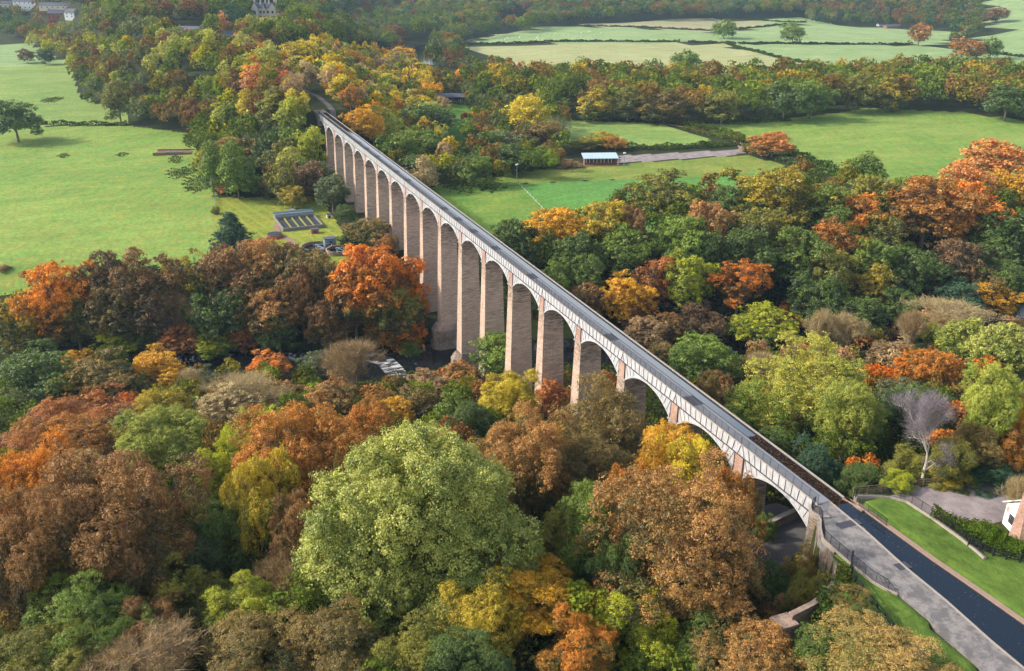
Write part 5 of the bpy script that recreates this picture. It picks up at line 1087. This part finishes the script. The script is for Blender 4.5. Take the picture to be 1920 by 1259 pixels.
# the rest of the woods, too many and too far to tell apart: one mass
def crown_cloud(L_, per, leaf_k, name, label, mat_='leafc', fixed=None):
    VV = []; CC = []; r = np.random.default_rng(21)
    for q in L_:
        n_ = per(q); K = 14; R, h = q['R'], q['h']
        d = unit(r.normal(size=(K, 3))); d[:, 2] = np.abs(d[:, 2])*1.1-.35
        c = d*np.array([R*.66, R*.66, h*.36])*(.55+.45*r.random(K))[:, None]+np.array([0, 0, h*.58]); cr = R*r.uniform(.26, .42, K)
        ci = r.integers(0, K, n_); dd = unit(r.normal(size=(n_, 3))+unit(d[ci])*.7+[0, 0, .5]); P = c[ci]+dd*cr[ci][:, None]*(.75+.4*r.random(n_))[:, None]
        s = leaf_k(q)*(.6+.8*r.random(n_))[:, None]; nn = unit(dd+r.normal(size=(n_, 3))*.6); a = unit(np.cross(nn, r.normal(size=(n_, 3)))); b = np.cross(nn, a)
        P = P+np.array([q['x'], q['y'], q['z']]); VV.append(np.stack([P-a*s*.6, P-b*s*.38, P+a*s*.6, P+b*s*.38], 1).reshape(-1, 3))
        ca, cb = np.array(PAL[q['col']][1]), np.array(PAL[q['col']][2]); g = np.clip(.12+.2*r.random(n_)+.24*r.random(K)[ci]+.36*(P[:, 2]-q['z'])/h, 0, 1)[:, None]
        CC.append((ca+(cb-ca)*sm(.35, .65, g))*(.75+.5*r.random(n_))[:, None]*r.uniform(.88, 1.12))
    Vv = np.concatenate(VV); Cc = np.concatenate(CC)
    o = link(name, np_mesh(name, Vv, np.arange(len(Vv)).reshape(-1, 4), {'col': ('FACE', Cc)}), M[mat_]); return tag(o, label, 'woodland', kind='stuff')
def lk(q): return min(1.5, max(.34, q['t']*.0024))
def per(q): return int(np.clip(q['R']*q['h']*9/(lk(q)**2)*.5, 120, 5200))
far = [q for q in REST if q['t'] >= 500]; nearr = [q for q in REST if q['t'] < 500]
if far: crown_cloud(far, per, lk, 'distant_woodland', 'mixed distant woodland crowns covering the far hillsides and field belts')
if nearr: crown_cloud(nearr, per, lk, 'woodland_fill', 'smaller green and brown trees filling the woods between the larger crowns')
# undergrowth on the woodland floor near the camera
def undergrowth(name, n_, box_, label, size, hgt, cols, test):
    r = np.random.default_rng(33); x = r.uniform(box_[0], box_[1], n_); y = r.uniform(box_[2], box_[3], n_)
    keep = test(x, y); x, y = x[keep], y[keep]; n_ = len(x)
    bumps = .5+.5*np.sin(x*.9+np.sin(y*.6)*2)*np.cos(y*.8+np.sin(x*.5)); z = H(x, y)+r.random(n_)*hgt*(.35+.65*bumps)
    P = np.stack([x, y, z], 1); nn = unit(r.normal(size=(n_, 3))+[0, 0, .9]); a = unit(np.cross(nn, r.normal(size=(n_, 3)))); b = np.cross(nn, a); s = size*(.5+r.random(n_))[:, None]
    Vv = np.stack([P-a*s*.6, P-b*s*.36, P+a*s*.6, P+b*s*.36], 1).reshape(-1, 3)
    ph = np.sin(x*.17+1)*np.cos(y*.21)+.6*np.sin(x*.43+y*.31); k = np.clip(((ph+1.6)/3.2*len(cols)+r.normal(size=n_)*.7).astype(int), 0, len(cols)-1)
    C_ = np.array([PAL[c][1] for c in cols])[k]*(.55+.8*r.random(n_))[:, None]
    return tag(link(name, np_mesh(name, Vv, np.arange(4*n_).reshape(-1, 4), {'col': ('FACE', C_)}), M['leafc']), label, 'undergrowth', kind='stuff')
def t1(x, y):
    return (y < np.interp(x, RIV[:, 0], RIV[:, 1])-14) & ~((x > -9.2) & (x < 30) & (y < -13.5)) & ~((x > -13) & (x < 13) & (y < 3) & (y > -22)) & ~((y < -15) & (x > -10.5)) & (np.abs(x) > 2.4)
undergrowth('undergrowth', 300000, (-150, 75, -45, 108), 'tangled green and brown undergrowth covering the floor of the near slope', .42, 2.6, ['dkgreen', 'olive', 'gbrown', 'dkgreen', 'brown', 'copper', 'ggrey', 'green'], t1)
def t4(x, y):
    o = np.zeros(np.shape(x), bool)
    for px, py, a in ((335, 326, 6), (350, 322, 5), (372, 344, 7), (366, 352, 5), (385, 335, 5), (95, 188, 6), (105, 186, 5), (218, 214, 6), (205, 222, 4), (330, 300, 4), (385, 312, 8), (120, 292, 3), (230, 290, 3), (870, 325, 8), (900, 340, 9), (860, 345, 8)):
        x0, y0 = hit(px, py)[:2]; o |= ((x-x0)**2+((y-y0)*.45)**2 < a*a*(.6+.5*np.sin(x*1.3)*np.cos(y*.9)))
    return o
undergrowth('rush_clumps', 900000, (-140, 420, 230, 560), 'dark clumps of rushes and rough weeds scattered over the meadows', .5, .35, ['olive', 'gbrown', 'dkgreen', 'ggrey'], t4)
def t2(x, y):
    return (y > np.interp(x, RIV[:, 0], RIV[:, 1])+14) & (seg_dist(x, y, RIV) < 62) & ~inpoly(x, y, hp(FIELDS[0][2])) & ~inpoly(x, y, hp(FIELDS[3][2])) & ~inpoly(x, y, hp(FIELDS[4][2])) & ~inpoly(x, y, hp(FIELDS[5][2])) & (np.abs(x) > 3.4)
undergrowth('river_bank_undergrowth', 110000, (-130, 260, 100, 215), 'dark undergrowth on the far river bank under the tall trees', .6, 2.2, ['dkgreen', 'gbrown', 'dkgreen', 'dkbrown'], t2)
def t3(x, y):
    return ((x > -10.5) & (x < -4.8) & (y < -17.5) & (y > -29.5) & (x > np.interp(-y, [16.5, 19, 22.1, 24.8, 27, 28.6, 29.4], [-3.0, -4.9, -5.9, -7.1, -9.6, -13.3, -13.0])+.5) & (x < np.interp(-y, [16, 25, 28, 31], [-6.3, -6.8, -7.6, -9]))) | ((x < -10.5) & (x > -24) & (y < -28.8) & (y > -48))
undergrowth('bank_scrub', 60000, (-24, -4, -48, -16), 'brown and green scrub on the bank behind the wing wall', .22, 1.5, ['dkgreen', 'gbrown', 'copper', 'olive'], t3)

# ------------------------------------------------------------------ hedges
def hedge(P, h, wd, cols, label, n_per=16, leaf=.7, px=True, name='hedge'):
    W = resample(np.array(hp(P) if px else P), 1.0); r = np.random.default_rng(len(W)); n_ = int(len(W)*n_per*(h*2+wd)/4)
    k = r.integers(0, len(W)-1, n_); p = W[k]+(W[k+1]-W[k])*r.random(n_)[:, None]; T_ = unit(W[k+1]-W[k]); N_ = np.stack([T_[:, 1], -T_[:, 0]], 1)
    hv = h*(.8+.25*np.sin(k*.35)+.15*np.sin(k*1.1+2)); u = r.random(n_); side = r.random(n_)
    off = np.where(side < .35, -wd/2, np.where(side < .7, wd/2, (r.random(n_)-.5)*wd)); hz = np.where(side < .7, u*hv, hv)
    q = p+N_*(off+r.normal(size=n_)*.12*wd)[:, None]; z = H(q[:, 0], q[:, 1])+hz; Pp = np.c_[q, z]
    nn = unit(r.normal(size=(n_, 3))+np.c_[N_*np.sign(off)[:, None]*.8, np.full(n_, .5)]); a = unit(np.cross(nn, r.normal(size=(n_, 3)))); b = np.cross(nn, a); s = leaf*(.6+.8*r.random(n_))[:, None]
    o0 = np.r_[W[0], H(*W[0])]; Vv = np.stack([Pp-a*s*.6, Pp-b*s*.4, Pp+a*s*.6, Pp+b*s*.4], 1).reshape(-1, 3)-o0
    ci = np.clip(((np.sin(k*.13)+1)/2*len(cols)+r.normal(size=n_)*.5).astype(int), 0, len(cols)-1); C_ = np.array([PAL[c][1] for c in cols])[ci]*(.55+.8*r.random(n_))[:, None]
    o = link(name, np_mesh(name, Vv, np.arange(4*n_).reshape(-1, 4), {'col': ('FACE', C_)}), M['leafc']); o.location = o0; return tag(o, label, 'hedge')
hedge([(58, 233), (90, 234)], 2, 2, ['dkgreen', 'dkbrown'], 'short dark hedge stub beside the big lone oak on the left meadow')
hedge([(96, 234), (170, 235), (238, 236)], 2, 2.2, ['dkbrown', 'dkgreen'], 'dark hedge dividing the left meadow from the pasture up to the wood')
hedge([(1160, 279), (1240, 281), (1320, 277), (1390, 272)], 2.6, 3, ['dkgreen', 'green', 'gbrown'], 'thick green hedge running from the pavilion to the lane gate')
hedge([(1240, 226), (1300, 238), (1360, 250), (1402, 268)], 2.4, 5, ['gbrown', 'green', 'copper'], 'broad mixed hedge along the farm lane down to the gate')
hedge([(1285, 243), (1330, 254), (1395, 268)], 2.0, 3, ['yolive', 'green', 'copper'], 'yellowish hedge on the pavilion side of the farm lane')
hedge([(1470, 282), (1510, 302), (1560, 322), (1600, 342)], 2.6, 5, ['dkgreen', 'green'], 'dark hedge from the salmon tree down towards the river wood')
hedge([(1460, 300), (1490, 308), (1520, 322)], 1.8, 4, ['green', 'ggrey'], 'low scrubby green hedge below the salmon tree')
hedge([(1060, 222), (1130, 224), (1240, 226)], 2.2, 3, ['dkgreen', 'green'], 'dark hedge between the upper small field and the tree belt')
hedge([(1310, 231), (1400, 231), (1480, 226)], 2.6, 4, ['dkgreen', 'gbrown'], 'scrubby hedge at the foot of the tree belt above the large field')
far_h = [([(862, 84), (1000, 81), (1150, 79), (1275, 79)], 'long dark far hedge below the sheep pasture'), ([(1095, 50), (1200, 52), (1345, 59)], 'dark far hedge above the sheep pasture'), ([(1345, 60), (1400, 54), (1475, 47)], 'dark far hedge slanting up from the round green tree'),
 ([(1290, 80), (1380, 82)], 'short far hedge piece between pale pasture and the round tree'), ([(1384, 83), (1500, 83), (1710, 84)], 'straight far hedge under the lone green tree in the right fields'), ([(1362, 82), (1440, 104), (1525, 122)], 'brownish far hedge slanting down to the tree belt'),
 ([(1380, 35), (1460, 42), (1512, 43)], 'highest thin far hedge near the top wood'), ([(1380, 130), (1430, 131), (1500, 128)], 'dark far hedge just behind the tree belt'), ([(1188, 132), (1255, 133)], 'short far hedge behind the belt near the lone green tree'), ([(1850, 100), (1920, 108)], 'dark far hedge on the right hillside field')]
for P, lab in far_h: hedge(P, 2.0, 2.6, ['dkgreen', 'dkbrown', 'dkgreen'], lab, 10, 1.2)
hedge([(848, 196), (880, 197)], 2, 2, ['dkgreen'], 'dark garden hedge below the open shed lawn')
hedge([(9.8, -21.2), (12.2, -25.5), (14.5, -29.5)], 1.9, 2.6, ['yolive', 'olive', 'green'], 'clipped rounded golden green hedge beside the white cottage', 420, .17, False)

# ------------------------------------------------------------------ haze
def _haze(N):
    return None
hm = bpy.data.materials.new('haze'); hm.use_nodes = True; hn = hm.node_tree; hn.nodes.clear(); ho = hn.nodes.new('ShaderNodeOutputMaterial')
pv = hn.nodes.new('ShaderNodeVolumePrincipled'); pv.inputs['Color'].default_value = (.52, .76, 1, 1); pv.inputs['Density'].default_value = .00010; pv.inputs['Anisotropy'].default_value = .2
hn.links.new(pv.outputs[0], ho.inputs['Volume'])
zmax = max(float(ZZ.max())+40, 140)
hz = MB().box(-1600, 3900, -400, 4500, -6, zmax).build('haze', hm); hz['kind'] = 'stuff'
print('script done')
